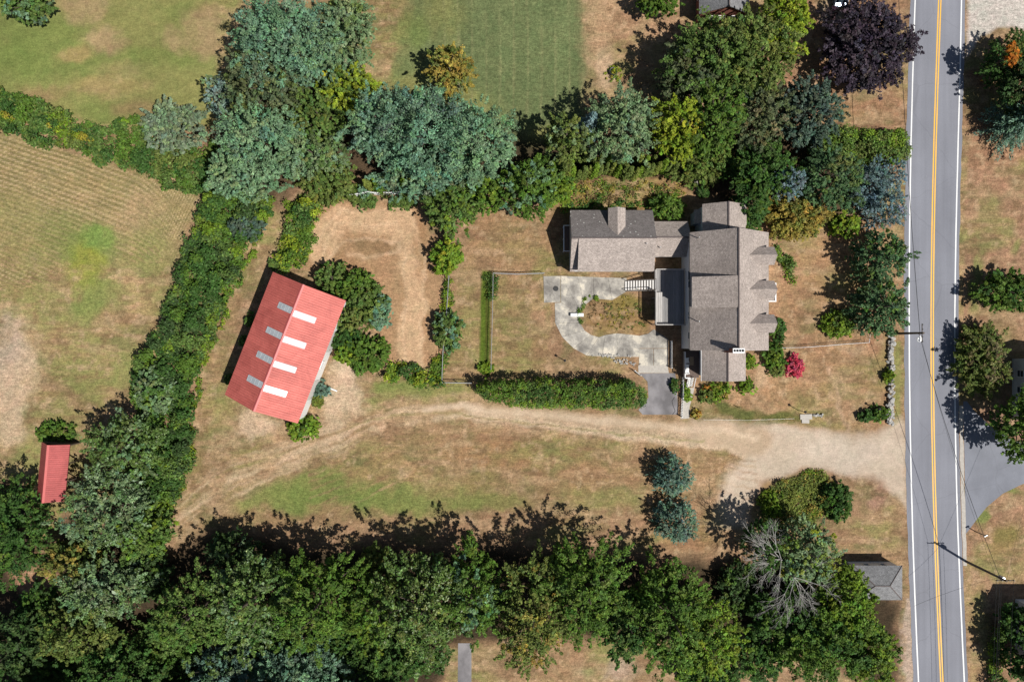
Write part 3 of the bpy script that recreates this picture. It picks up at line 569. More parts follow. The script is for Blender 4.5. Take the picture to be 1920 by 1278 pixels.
# dormer on the north slope of the west wing
d = empty('dormer', HP(187.5, -205, 0)); d.parent = house; hw = 15.5 * S; zr, zl = 5.15, 4.35; yf = 30 * S
MB().add([(-hw + .2, 0, 3.4), (hw - .2, 0, 3.4), (hw - .2, yf, 2.7), (-hw + .2, yf, 2.7), (-hw + .2, 0, zl), (hw - .2, 0, zl), (hw - .2, yf, zl), (-hw + .2, yf, zl), (0, 0, zr - .15), (0, yf, zr - .15)],
         [(3, 2, 1, 0), (2, 3, 7, 9, 6), (1, 2, 6, 5), (3, 0, 4, 7), (5, 6, 9, 8), (4, 8, 9, 7), (0, 1, 5, 8, 4)]).build('dormer_wall', M['wall'], d)
yr = -(-182 + 205) * S + (5.4 - zr) / 2.6 * 55.8 * S; yl = -(-182 + 205) * S + (5.4 - zl) / 2.6 * 55.8 * S
for sg in (-1, 1): slope('dormer_roof', [Vector((0, yr, zr)), Vector((0, yf + .2, zr)), Vector((sg * hw, yf + .2, zl)), Vector((sg * hw, yl, zl))], .1, M['shingle'], d)
# long shed dormer on the south slope of the west wing
vs = [HP(120, -179, 5.0), HP(120, -129, 3.0), HP(120, -129, 4.05), HP(120, -179, 5.25), HP(253, -179, 5.0), HP(253, -129, 3.0), HP(253, -129, 4.05), HP(253, -179, 5.25)]
sd = MB().add(vs, [(0, 1, 2, 3), (7, 6, 5, 4), (1, 5, 6, 2), (2, 6, 7, 3), (3, 7, 4, 0), (0, 4, 5, 1)]).build('shed_dormer', M['wall'], house)
slope('dormer_roof', [HP(118, -181, 5.46), HP(255, -181, 5.46), HP(255, -125.2, 4.12), HP(118, -125.2, 4.12)], .12, M['shingle'], sd)
for xx in (140, 165, 205, 232): window(sd, HP(xx, -129, 3.6), .9, .6, -math.pi / 2)
# chimney, vents, windows
ch = MB().box(HP(378, 16.2, 5.3), (17.5 * S, 7.0 * S, 10.4)).build('chimney', M['brick'], house)
MB().box(HP(378, 16.2, 10.5), (19.5 * S, 8.2 * S, .16)).build('chimney_cap', M['white'], ch)
for k in range(4): MB().box(HP(371.3 + k * 4.5, 16.2, 10.62), (.2 if k % 2 else .17, .26, .12)).build('flue', M['flue'], ch)
for gx_, gy_, z0 in ((325, -180, 6.4), (325, -34, 6.4), (238, -172, 4.9), (266, -168, 3.6)):
    MB().tube([HP(gx_, gy_, z0), HP(gx_, gy_, z0 + .75)], [.06, .06], 8).build('vent_pipe', M['steel'], house)
xw = 313.5 + .3 / S
for yy, zc, ww in ((-117, 4.3, 1.3), (-102, 4.3, 1.0), (-49, 4.4, .6), (-43, 4.4, .6), (-10, 4.3, .9), (-170, 4.6, .9)): window(house, HP(xw, yy, zc), ww, 1.1, math.pi)
xe = 452.4 - .3 / S
for yy in (-175, -130, -60, -10): window(house, HP(xe, yy, 1.7), .9, 1.4, 0)
dr = MB().box(HP(xe, -92, 1.2) + Vector((.03, 0, 0)), (.06, 1.0, 2.1)).build('front_door', M['dark'], house)
MB().box(HP(xe, -92, 1.15) + Vector((.1, .35, 0)), (.08, .05, .05)).build('handle', M['steel'], dr)
for xx in (130, 170, 210): window(house, HP(xx, -126.2 - .25 / S, 1.6), .95, 1.2, -math.pi / 2)
for yy in (30, 55): window(house, HP(413.8 - .85 / S, yy, 1.9), .9, 1.2, 0)
for xx in (370, 400): window(house, HP(xx, 70.5 - .51 / S, 1.9), .9, 1.2, -math.pi / 2)
# white fascia along the eaves of the west wing and south wing
MB().box(HP(180.5, -125.6, 3.96), (137 * S, .05, .2)).build('fascia', M['white'], house)
MB().box(HP(335.2, 43, 5.2), (.06, 56 * S, .16)).build('gutter', M['white'], house)
MB().box(HP(312.9, -87.5, 5.58), (.08, 206 * S, .12)).build('gutter', M['dark'], house)
# little bay on the north wing and white-railed landing at the west end
by = MB().box(HP(339, -226, 1.3), (9 * S, 22 * S, 2.6)).build('bay', M['wall'], house); MB().slab([HP(332, -239, 2.6), HP(332, -213, 2.6), HP(345, -213, 3.2), HP(345, -239, 3.2)], .1).build('bay_roof', M['shingle'], by)
lg = empty('side_landing', G(101, -189), 0, 'white railed landing at the west end of the wing', 'landing')
MB().box((0, 0, .75), (.85, 3.4, .1)).build('floor', M['porchfloor'], lg)
for yy in (-1.65, 0, 1.65): MB().box((-.40, yy, .8), (.09, .09, 1.6)).build('post', M['white'], lg)
MB().box((-.40, 0, 1.63), (.12, 3.5, .07)).build('rail', M['white'], lg)
for sg in (-1, 1): MB().box((0.04, sg * 1.70, 1.63), (.75, .1, .07)).build('rail', M['white'], lg)
# entry portico on the road side
pt = empty('entry_portico', G(455, -88.5), 0, 'white flat topped entry portico under the middle dormer', 'portico')
MB().box((.65, 0, 2.62), (2.2, 2.25, .14)).build('roof', M['shingle'], pt)
for q in (((1.8, 0, 2.72), (.16, 2.5, .16)), ((.65, -1.18, 2.72), (2.14, .14, .16)), ((.65, 1.18, 2.72), (2.14, .14, .16))): MB().box(*q).build('rail', M['white'], pt)
for sg in (-1, 1): MB().lathe([(.12, 0), (.10, .1), (.09, 2.4), (.12, 2.55)], (1.6, sg * 1.0, 0), 12).build('column', M['white'], pt)
MB().box((.7, 0, .12), (2.2, 2.2, .24)).build('step', M['palestone'], pt)

# wooden deck with stairs and bench
DZ = 2.15
dk = empty('wooden_deck', G(290, -80), 0, 'raised weathered grey deck with bench and stairs behind the house', 'deck'); DL = Vector(dk.location)
dx0, dx1 = 261.5 * S, 316 * S; dyN, dyS = 130 * S, 29.5 * S
npl = 28; pw = (dx1 - dx0) / npl
pm = MB().box((0, 0, 0), (pw - .014, dyN - dyS, .035)).mesh('plank', M['deck'])
for k in range(npl):
    o = link(bpy.data.objects.new('plank', pm), dk); o.location = Vector((dx0 + (k + .5) * pw, (dyN + dyS) / 2, DZ + .004 * (k % 3))) - DL
fr = MB()
for yy in np.linspace(dyS + .05, dyN - .05, 6): fr.box(Vector(((dx0 + dx1) / 2, yy, DZ - .14)) - DL, (dx1 - dx0 - .04, .05, .22))
fr.build('joist_frame', M['deck'], dk)
for xx in (dx0 + .1, dx1 - .3):
    for yy in (dyS + .1, (dyS + dyN) / 2, dyN - .1): MB().box(Vector((xx, yy, DZ / 2 - .13)) - DL, (.12, .12, DZ - .26)).build('post', M['deck'], dk)
def railing(parent, L, a, b, z, h=.92, mat='deckpale', gap=.14, top=.12):
    a = Vector(a); b = Vector(b); d = b - a; n = max(1, int(d.length / gap)); rz = math.atan2(d.y, d.x)
    r = MB().box((a + b) / 2 + Vector((0, 0, z + h)) - L, (d.length, top, .05), rz).build('rail', M[mat], parent)
    bl = MB()
    for k in range(n + 1): bl.box(a + d * (k / n) + Vector((0, 0, z + h / 2)) - L, (.035, .035, h - .06), rz)
    bl.build('balusters', M[mat], r); return r
railing(dk, DL, (dx0, dyS + .05, 0), (dx0, 93 * S, 0), DZ); railing(dk, DL, (dx0, dyS, 0), (dx1 - .1, dyS, 0), DZ); railing(dk, DL, (dx0, dyN, 0), (dx1 - .1, dyN, 0), DZ); railing(dk, DL, (dx0, 113 * S, 0), (dx0, dyN - .05, 0), DZ)
be = MB()
for k in range(3): be.box(Vector((dx0 + .26 + k * .26, (dyS + 91 * S) / 2 + .1, DZ + .46)) - DL, (.235, 91 * S - dyS - .5, .045))
bch = be.build('bench', M['deckpale'], dk)
for yy in (dyS + .6, 60 * S, 88 * S): MB().box(Vector((dx0 + .5, yy, DZ + .23)) - DL, (.6, .08, .42)).build('bench_leg', M['deck'], bch)
sx0 = 211 * S; sr = empty('stairs', (0, 0, 0)); sr.parent = dk; nt = 11
for k in range(nt):
    f = (k + .5) / nt; MB().box(Vector((dx0 - (dx0 - sx0) * f, 103 * S, DZ * (1 - (k + 1) / (nt + 1)))) - DL, ((dx0 - sx0) / nt * .66, 17.5 * S, .04)).build('tread', M['tread'], sr)
for yy in (93.5 * S, 112.5 * S):
    a = Vector((dx0, yy, DZ - .12)); b = Vector((sx0 + .1, yy, .06))
    MB().tube([a - DL, b - DL], .06, 4).build('stringer', M['deck'], sr); MB().tube([a + Vector((0, 0, 1.0)) - DL, b + Vector((0, 0, .95)) - DL], .05, 6).build('handrail', M['pole'], sr)
    for f in (.05, .5, .97): p = a.lerp(b, f); MB().tube([p - DL, p + Vector((0, 0, 1.0)) - DL], .045, 6).build('newel', M['pole'], sr)

# south porch with three chairs and steps
po = empty('front_porch', G(328, 42), 0, 'brown floored open porch with white rails beside the south wing', 'porch'); PL = Vector(po.location); PZ = 1.2
pb = 9; pw_ = (346.5 - 317.5) * S / pb
for k in range(pb): MB().box(G(317.5 + (k + .5) * pw_ / S, 43, PZ) - PL, (pw_ - .012, 50 * S, .06)).build('floorboard', M['porchfloor'], po)
MB().box(G(332, 43, .58) - PL, (28 * S, 48 * S, 1.14)).build('porch_base', M['porchfloor'], po)
railing(po, PL, G(317.5, 20), G(317.5, 67.5), PZ + .03, .9, 'white', .12, .11); railing(po, PL, G(317.5, 67.8), G(326, 67.8), PZ + .03, .9, 'white', .12, .14)
MB().box(G(332.5, 37, PZ + .045) - PL, (.5, 1.15, .02)).build('door_mat', M['mat'], po)
for k in range(5): MB().box(G(331.5, 69.7 + k * 3.4, PZ - .1 - k * .2) - PL, (11 * S, 3.4 * S, .07)).build('step', M['tread'], po)
for xx in (326, 337.3):
    a = G(xx, 68, PZ + .9) - PL; b = G(xx, 86, 1.0) - PL; r = MB().tube([a, b], .05, 6).build('handrail', M['white'], po)
    for k in range(7):
        p = a.lerp(b, k / 6); MB().box(p - Vector((0, 0, .42)), (.05, .05, .82)).build('baluster', M['white'], r)
def chair():
    c = empty('porch_chair')
    MB().box((0, 0, .36), (.52, .52, .06)).build('seat', M['chairw'], c)
    MB().box((-.27, 0, .70), (.05, .52, .66), 0, Matrix.Rotation(-.25, 3, 'Y')).build('backrest', M['chairw'], c)
    for s in (-1, 1):
        MB().box((0, s * .30, .58), (.56, .09, .04)).build('armrest', M['chairw'], c)
        for x in (-.22, .24): MB().box((x, s * .29, .28), (.05, .05, .56)).build('leg', M['chairw'], c)
    return c
c0 = chair()
for k, yy in enumerate((35.8, 47.5, 56.2)):
    c = c0 if k == 0 else copy_tree(c0)
    c.location = G(322.3, yy, PZ + .035); c.rotation_euler.z = (.1, -.08, .2)[k]
    tag(c, 'white plastic armchair in a row of three along the porch rail', 'chair', 'white chairs on the porch')

# lattice screen, garden gate
def panel_fence(name, pts, h, label, mat='white', gap=.16, wpk=.07, post=2.4, rails=(.2, .85), cat='fence', pk=True):
    P = [W(*p) for p in pts]; r = empty(name, P[0], 0, label, cat); L = Vector(P[0])
    for a, b in zip(P[:-1], P[1:]):
        d = b - a; rz = math.atan2(d.y, d.x); n = max(1, round(d.length / post))
        for k in range(n + 1 if b is P[-1] else n): MB().box(a + d * (k / n) + Vector((0, 0, h / 2 + .04)) - L, (.1, .1, h + .08), rz).build('post', M[mat], r)
        for z in rails: MB().box((a + b) / 2 + Vector((0, 0, h * z)) - L, (d.length, .05, .09), rz).build('rail', M[mat], r)
        if pk:
            m = int(d.length / gap); pm = MB().box((0, 0, 0), (wpk, .025, h)).mesh('picket', M[mat])
            for k in range(m):
                o = link(bpy.data.objects.new('picket', pm), r); o.location = a + d * ((k + .5) / m) + Vector((0, 0, h / 2 + .03)) - L + Vector((-math.sin(rz), math.cos(rz), 0)) * .04; o.rotation_euler.z = rz
    return r
panel_fence('lattice_screen', [(1257, 639), (1257, 689)], .95, 'white slatted screen along the patio edge below the house', 'white', .17, .09)
panel_fence('porch_fence', [(1279, 706), (1278, 745), (1276, 780)], .9, 'white picket fence beside the front path', 'white', .2, .09)
panel_fence('board_fence', [(618, 373), (660, 370), (694, 364), (712, 366), (756, 364)], 1.5, 'white board fence half buried in the tree belt', 'white', .2, .18)
panel_fence('garden_gate', [(1188, 694), (1199, 703)], 1.1, 'small pale garden gate at the hedge end', 'white', .16, .06, 2)

def pipe_fence(name, pts, h, label, post=2.6, r0=.035, mesh=True, mat='steel'):
    P = [W(*p) for p in pts]; r = empty(name, P[0], 0, label, 'fence'); L = Vector(P[0])
    for a, b in zip(P[:-1], P[1:]):
        d = b - a; n = max(1, round(d.length / post))
        for k in range(n + 1 if b is P[-1] else n): MB().tube([a + d * (k / n) - L, a + d * (k / n) + Vector((0, 0, h + .05)) - L], r0, 6).build('post', M[mat], r)
        MB().tube([a + Vector((0, 0, h)) - L, b + Vector((0, 0, h)) - L], r0 * 1.3, 6).build('top_rail', M[mat], r)
        if mesh:
            w = MB()
            for z in np.linspace(.12, h - .15, 5): w.tube([a + Vector((0, 0, z)) - L, b + Vector((0, 0, z)) - L], .009, 3)
            for k in range(int(d.length / .3)): q = a + d * (k * .3 / d.length) - L; w.tube([q + Vector((0, 0, .05)), q + Vector((0, 0, h))], .007, 3)
            w.build('wire_mesh', M[mat], r)['kind'] = 'stuff'
    return r
pipe_fence('wire_fence', [(1441, 652), (1500, 651), (1543, 648), (1575, 645), (1622, 642), (1624, 622)], 1.15, 'pale pipe and wire fence crossing the front yard', 2.6, .018)
pipe_fence('wire_fence', [(925, 513), (924, 580), (921, 692)], 1.1, 'thin wire fence beside the narrow green strip', 2.6, .03)
pipe_fence('wire_fence', [(925, 513), (970, 515), (1020, 513)], 1.1, 'thin wire fence from the green strip to the patio corner', 2.6, .035)
pipe_fence('wire_fence', [(846, 430), (843, 520), (838, 600), (832, 660), (830, 716)], 1.2, 'steel wire fence threaded through shrubs along the paddock', 2.6, .04)
pipe_fence('wire_fence', [(830, 716), (885, 717)], 1.2, 'short steel fence between paddock corner and clipped hedge', 2.4, .05)
pipe_fence('wire_fence', [(1318, 786), (1400, 787), (1487, 784)], .35, 'low pale wire edging between front lawn and drive', 2.6, .008, False)

# ------------------------------------------------------------------ red barn
def barn(name, loc, rz, L, Wd, he, hr, label, npan, sky=None, wallm='wall', mat='redmetal', ov=.35, doors=True, openside=False):
    b = empty(name, loc, rz, label, 'barn'); hw = Wd / 2; sl = (hr - he) / hw; th = .09
    wx = hw - ov; prof = [(-wx, 0), (wx, 0), (wx, he + sl * ov - th * 1.4), (0, hr - th * 1.4), (-wx, he + sl * ov - th * 1.4)]; ly = L / 2 - ov * .7
    if openside:
        for xx in (-wx, wx):
            for k in range(4): MB().box((xx, -ly + 2 * ly * k / 3, he / 2 - .05), (.14, .14, he)).build('post', M['pole'], b)
        MB().box((-wx, 0, he / 2 - .1), (.06, 2 * ly, he - .2)).build('wall', M[wallm], b); MB().box((0, ly, he / 2), (2 * wx, .06, he)).build('wall', M[wallm], b)
    else: MB().add([(x, -ly, z) for x, z in prof] + [(x, ly, z) for x, z in prof], [(0, 1, 2, 3, 4), (9, 8, 7, 6, 5)] + [((i + 1) % 5, i, i + 5, (i + 1) % 5 + 5) for i in range(5)]).build('wall', M[wallm], b)
    sw = math.hypot(hw, hr - he); pwid = L / npan
    pn = MB().box((0, sw / 2, -th / 2), (pwid - .012, sw, th))
    for k in range(3): pn.add([(-pwid / 2 + pwid * (k + .17) / 3 + dx, y, z) for dx, z in ((-.05, .0), (-.02, .032), (.02, .032), (.05, .0)) for y in (0, sw)], [(0, 2, 3, 1), (2, 4, 5, 3), (4, 6, 7, 5)])
    pm = pn.mesh('roof_panel', M[mat])
    for sg in (-1, 1):
        ang = math.atan2(hr - he, hw)
        nz = Vector((sg * math.sin(ang), 0, math.cos(ang))); ey = Vector((sg * math.cos(ang), 0, -math.sin(ang))); ex = ey.cross(nz)
        m = Matrix((ex, ey, nz)).transposed().to_4x4(); m.translation = Vector((0, 0, hr))
        rf = MB().box((0, sw / 2, -th - .03), (L - .1, sw - .1, .04)).build('roof', M[mat], b); rf.matrix_local = m
        for k in range(npan):
            o = link(bpy.data.objects.new('roof_panel', pm), rf); o.location = (-L / 2 + (k + .5) * pwid, 0, .003 * (k % 2))
        for u, v0, v1, new in (sky or {}).get(sg, ()):
            yc = (L / 2 - u * L) * (1 if ex.y > 0 else -1); ln = (v1 - v0) * sw; wd = .82
            s = MB()
            for e in (-1, 1): s.box((yc + e * (wd / 2 - .03), (v0 + v1) / 2 * sw, .045), (.06, ln, .03))
            npn = 1 if new else 4
            for q in range(npn + 1): s.box((yc, v0 * sw + ln * q / npn, .045), (wd - .1, .07, .028))
            so = s.build('skylight', M['skylightnew' if new else 'skyframe'], b); so.matrix_local = m
            for q in range(npn): MB().box((yc, v0 * sw + ln * (q + .5) / npn, .034), (wd - .12, ln / npn - .06, .02)).build('pane', M['skylightnew' if new else 'skylight'], so)
    MB().add([(x, y, z) for y in (-L / 2 - .01, L / 2 + .01) for x, z in ((-.2, hr - .2 * sl + .05), (0, hr + .055), (.2, hr - .2 * sl + .05))], [(0, 3, 4, 1), (1, 4, 5, 2)]).build('ridge_cap', M['ridge'], b)
    if doors:
        for k, yy in enumerate((-4.2, 2.6)):
            d = MB().box((wx + .04, yy, 1.55), (.06, 2.8, 3.0)).build('sliding_door', M['trim'], b); MB().box((wx + .1, yy - 1.1, 1.4), (.06, .06, .3)).build('handle', M['dark'], d)
        for yy in (-.6, 6.2): window(b, (wx, yy, 2.0), 1.0, 1.0, 0)
    return b
nE, nW, sE, sW = Vector((-297, 72.6)), Vector((-428.9, 123.7)), Vector((-384.5, -147.7)), Vector((-514.2, -96.2))
cb = (nE + nW + sE + sW) / 4; ax = ((nE + nW) / 2 - (sE + sW) / 2); Lb = ax.length * S; Wb = ((nE - nW).length + (sE - sW).length) / 2 * S
us = (.222, .425, .62, .812)
barn('red_roofed_barn', (cb.x * S, cb.y * S, 0), math.atan2(ax.y, ax.x) - math.pi / 2, Lb, Wb, 4.2, 7.0, 'large white walled barn with red metal roof and eight skylights', 18,
     {1: [(u, .035, .53, k == 3) for k, u in enumerate(us)], -1: [(u - .012, .03, .46 if k == 0 else .52, False) for k, u in enumerate(us)]}, 'white')
nE, nW, sE, sW = Vector((-805.9, -187.5)), Vector((-857.7, -185.3)), Vector((-816.1, -292.3)), Vector((-866.6, -287.5))
cb = (nE + nW + sE + sW) / 4; ax = ((nE + nW) / 2 - (sE + sW) / 2)
barn('small_red_shed', (cb.x * S, cb.y * S, 0), math.atan2(ax.y, ax.x) - math.pi / 2, ax.length * S, 52 * S, 2.6, 4.3, 'small narrow shed with red ribbed metal roof in the west field', 9, None, 'brownboard', 'redmetal2', .2, False, True)

# hip roofed garage by the road
ga = empty('roadside_garage', G(668, 441), 0, 'small pale garage with grey hipped roof beside the road', 'garage'); gl = Vector(ga.location)
hx, hy, ze, zr = 44.5 * S, 31.5 * S, 2.5, 3.75; r_ = hy
MB().box((0, 0, 1.2), (2 * hx - .5, 2 * hy - .5, 2.4)).build('wall', M['wall'], ga)
cN = [Vector((-hx, hy, ze)), Vector((hx, hy, ze)), Vector((hx, -hy, ze)), Vector((-hx, -hy, ze))]; rW, rE = Vector((-hx + r_, 0, zr)), Vector((hx - r_, 0, zr))
rf = slope('roof', [rW, rE, cN[1], cN[0]], .1, M['shinglegrey'], ga); slope('roof', [rE, rW, cN[3], cN[2]], .1, M['shinglegrey'], ga)
for a, b, c in ((cN[1], cN[2], rE), (cN[3], cN[0], rW)): MB().slab([a, b, c], .1).build('roof', M['shinglegrey'], ga)
for a, b in ((rW, rE), (rE, cN[1]), (rE, cN[2]), (rW, cN[0]), (rW, cN[3])): MB().tube([a, b], .06, 6).build('hip_cap', M['ridgecap'], ga)
dd = MB().box((hx - .2, 0, 1.1), (.08, 2.6, 2.1)).build('garage_door', M['white'], ga)
for k in range(3): MB().box((hx - .15, 0, .4 + k * .7), (.05, 2.5, .04)).build('door_panel', M['trim'], dd)
window(ga, (-1.0, hy - .25, 1.5), .8, .9, math.pi / 2); window(ga, (1.2, hy - .25, 1.5), .8, .9, math.pi / 2)

# neighbouring houses, partly in view
def simple_house(name, x0, x1, y0, y1, he, hr, along, label, wall, roofm):
    h = empty(name, G((x0 + x1) / 2, (y0 + y1) / 2), 0, label, 'house'); gable(h, x0, x1, y0, y1, he, hr, along, (roofm, roofm), .4, wall)
    L = Vector(h.location)
    for k in range(3):
        yy = y0 + (y1 - y0) * (k + 1) / 4; window(h, G(x0 + .4 / S, yy, 1.6) - L, .9, 1.2, math.pi)
        xx = x0 + (x1 - x0) * (k + 1) / 4; window(h, G(xx, y1 - (.4 if along == 'x' else .24) / S, 1.6) - L, .9, 1.2, -math.pi / 2)
    return h
simple_house('brick_house', 339, 430, -770, -592, 3.2, 5.4, 'y', 'brick house with grey shingled roof behind the lime green tree', 'brick', 'shinglegrey')
simple_house('neighbour_house', 932, 1060, 30, 150, 4.4, 7.2, 'y', 'pale house with grey roof across the road behind the roadside maple', 'wall', 'shinglegrey')
simple_house('neighbour_house', 940, 1080, 478, 590, 5.0, 7.4, 'x', 'pale house across the road behind the utility pole', 'wall', 'shinglegrey')

# ------------------------------------------------------------------ stones, poles, wires, small things
def rock(seed, sx, sy, sz):
    bm = bmesh.new(); bmesh.ops.create_icosphere(bm, subdivisions=1, radius=.5); r = random.Random(seed)
    for v in bm.verts: v.co = Vector((v.co.x * sx, v.co.y * sy, v.co.z * sz)) * r.uniform(.8, 1.18)
    me = bpy.data.meshes.new('stone'); bm.to_mesh(me); bm.free(); me.materials.append(M['stone']); return me
rk = [rock(k, 1, .85, .7) for k in range(6)]; rk2 = []
for m_ in rk[:3]:
    c = m_.copy(); c.materials.clear(); c.materials.append(M['palestone']); rk2.append(c)
def stone_wall(name, line, n, label, wdt=.55, hmax=.65, size=(.38, .72), seed=1):
    P = [W(*p) for p in line]; r = empty(name, P[0], 0, label, 'stone wall'); rnd = random.Random(seed); L = Vector(P[0])
    cum = [0]
    for a, b in zip(P[:-1], P[1:]): cum.append(cum[-1] + (b - a).length)
    for k in range(n):
        t = rnd.random() * cum[-1]; i = max(q for q in range(len(cum) - 1) if cum[q] <= t); p = P[i].lerp(P[i + 1], (t - cum[i]) / (cum[i + 1] - cum[i]))
        o = link(bpy.data.objects.new('stone', rnd.choice(rk if rnd.random() < .8 else rk2)), r); s = rnd.uniform(*size)
        o.location = p - L + Vector((rnd.gauss(0, wdt * .35), rnd.gauss(0, .1), rnd.uniform(.1, hmax - .2))); o.scale = (s, s, s * .8); o.rotation_euler = (rnd.uniform(-.4, .4), rnd.uniform(-.4, .4), rnd.uniform(0, 6.28))
    return r
stone_wall('field_stone_wall', [(1669, 628), (1669, 660), (1668, 700), (1668, 750), (1668, 793)], 130, 'low dry field stone wall along the roadside verge', .6, .75)
sp = MB().box((0, 0, .06), (1.6, .7, .12), .03).build('stone_slab', M['palestone']); sp.location = W(1511, 781); tag(sp, 'flat pale stone slab at the corner of the front lawn', 'stone slab')
sp = MB().box((0, 0, .05), (1.0, .5, .10), -.03).build('stone_step', M['palestone']); sp.location = W(1510, 789.5); tag(sp, 'small stone step below the flat pale slab', 'stone step')
stone_wall('stone_pile', [(1524, 778), (1540, 779)], 14, 'short line of pinkish stones beside the flat slab', .3, .4, (.25, .45), 3)
stone_wall('stone_edging', [(1130, 668), (1150, 664), (1165, 676), (1185, 684)], 60, 'rough scatter of pinkish stones between hedge and patio', 2.2, .35, (.18, .36), 5)

def utility_pole(top, h, label, arm_az, lamp=None, trans=False):
    b = W(top[0], top[1], h); b.z = 0; r = empty('utility_pole', b, 0, label, 'utility pole')
    MB().tube([(0, 0, -.2), (0, 0, h * .5), (0, 0, h)], [.17, .15, .12], 10).build('post', M['pole'], r)
    d = Vector((math.cos(arm_az), math.sin(arm_az), 0))
    MB().tube([d * -1.15 + Vector((0, 0, h - .35)), d * 1.15 + Vector((0, 0, h - .35))], .06, 4).build('crossarm', M['pole'], r)
    for k in (-1.05, -.45, .45, 1.05): MB().lathe([(.05, 0), (.07, .06), (.04, .12), (.06, .18)], d * k + Vector((0, 0, h - .3)), 8).build('insulator', M['dark'], r)
    if trans: 
        q = MB().lathe([(.26, 0), (.28, .05), (.28, .72), (.2, .8)], (.38, -.1, h - 1.9), 14).build('transformer', M['steel'], r); MB().tube([(.38, -.1, h - 1.1), (.38, -.1, h - .85)], .04, 6).build('bushing', M['white'], q)
    if lamp:
        e = Vector(lamp); a = MB().tube([(0, 0, h - 1.2), e * .5 + Vector((0, 0, h - .7)), e + Vector((0, 0, h - .75))], .035, 6).build('lamp_arm', M['steel'], r)
        MB().lathe([(.12, -.12), (.34, -.05), (.36, .03), (.26, .12), (.06, .16)], e + Vector((0, 0, h - .75)), 14).build('lamp_head', M['white'], a)
    return b
p1 = utility_pole((1732, 624), 8.0, 'brown utility pole with white street lamp beside the dark pines', math.pi / 2, (-.1, -.75, 0))
p2 = utility_pole((1888, 1089), 7.8, 'tall utility pole with grey transformer across the road', 0.0, None, True)
p3 = W(1672, -420, 7.2); p3.z = 0; p4 = W(1815, 1800)
wr = empty('power_line', (0, 0, 0), 0, 'black overhead wires strung between the roadside utility poles', 'power line')
def wire(a, b, sag, rad=.022):
    pts = []
    for k in range(17): t = k / 16; p = Vector(a).lerp(Vector(b), t); p.z -= sag * 4 * t * (1 - t); pts.append(p)
    MB().tube(pts, rad, 4).build('wire', M['wire'], wr)
U = Vector((0, 0, 1))
wire(p1 + U * 7.2, p3 + U * 7.2, 1.0, .035); wire(p1 + U * 7.0, p2 + U * 6.6, .9, .03); wire(p1 + Vector((0, -1, 7.65)), p2 + Vector((-1, 0, 7.5)), .9, .014)
for k in (-1.05, -.45, 1.05): wire(p2 + Vector((k, 0, 7.5)), p4 + Vector((k, 0, 7.6)), 1.0, .018)
wire(p2 + U * 6.6, p4 + U * 6.6, 1.1, .03); wire(p2 + Vector((.4, 0, 7.2)), W(1960, 640) + U * 5, .6, .014); wire(p2 + U * 6.4, W(1690, 1120) + U * 3.0, .5, .016)

def lamp_post(px, py, h, label, name='lamp_post', head=True):
    r = empty(name, W(px, py), 0, label, name.replace('_', ' ')); MB().tube([(0, 0, 0), (0, 0, h)], [.05, .04], 8).build('post', M['dark'], r)
    if head:
        q = MB().lathe([(.07, 0), (.14, .06), (.13, .26), (.05, .3)], (0, 0, h), 8).build('lantern', M['dark'], r); MB().lathe([(.18, 0), (.02, .12)], (0, 0, h + .3), 8).build('lantern_cap', M['dark'], q)
    return r
lamp_post(1057, 675, 1.7, 'black lantern post in the dry lawn by the patio'); lamp_post(1497, 769, 2.0, 'black lantern post near the flat stone slab')
lamp_post(1383, 763, 1.1, 'short dark post in the front lawn', 'garden_post', False); lamp_post(1637, 764, 1.5, 'dark post topped by a box near the stone wall end', 'garden_post', True)
gb = empty('guy_marker', W(1829, 996), 0, 'dark roadside post casting a short shadow by the side road', 'post'); MB().tube([(0, 0, 0), (0, 0, 2.1)], .06, 8).build('post', M['dark'], gb); MB().box((0, 0, 2.0), (.5, .06, .3), .5).build('sign_plate', M['steel'], gb)
pk = MB().box((0, 0, .09), (2.1, .18, .16), -.38).build('white_plank', M['white']); pk.location = W(619, 727.5); tag(pk, 'white board lying on bare soil by the barn door', 'board')
pk = MB().box((0, 0, .3), (.75, .08, .45), .3).build('orange_marker', M['orange']); pk.location = W(1842, 151); tag(pk, 'orange marker board in deep shade across the road', 'marker')
pk = MB().box((0, 0, .12), (1.5, .45, .1), -1.25).build('stepping_stone', M['palestone']); pk.location = W(1306, 347); tag(pk, 'pale stone slab leading into the shade north of the house', 'stone slab')
we = empty('stone_planter', W(1149, 136), 0, 'round dark planter ringed by yellow flowers on the dry lawn', 'planter')
MB().lathe([(.5, 0), (.56, .5), (.52, .55), (.42, .5), (.38, .2), (.05, .18)], (0, 0, 0), 18).build('rim', M['dark'], we); MB().box((.25, -.55, .08), (.8, .6, .16), .4).build('base_slab', M['palestone'], we)
hs = [W(1261, 777), W(1266, 770), W(1262, 760), W(1260, 752), W(1265, 744)]
tag(MB().tube([p + U * .035 for p in hs], .03, 6).build('garden_hose', M['dark']), 'dark garden hose lying on the parking pad edge', 'hose')

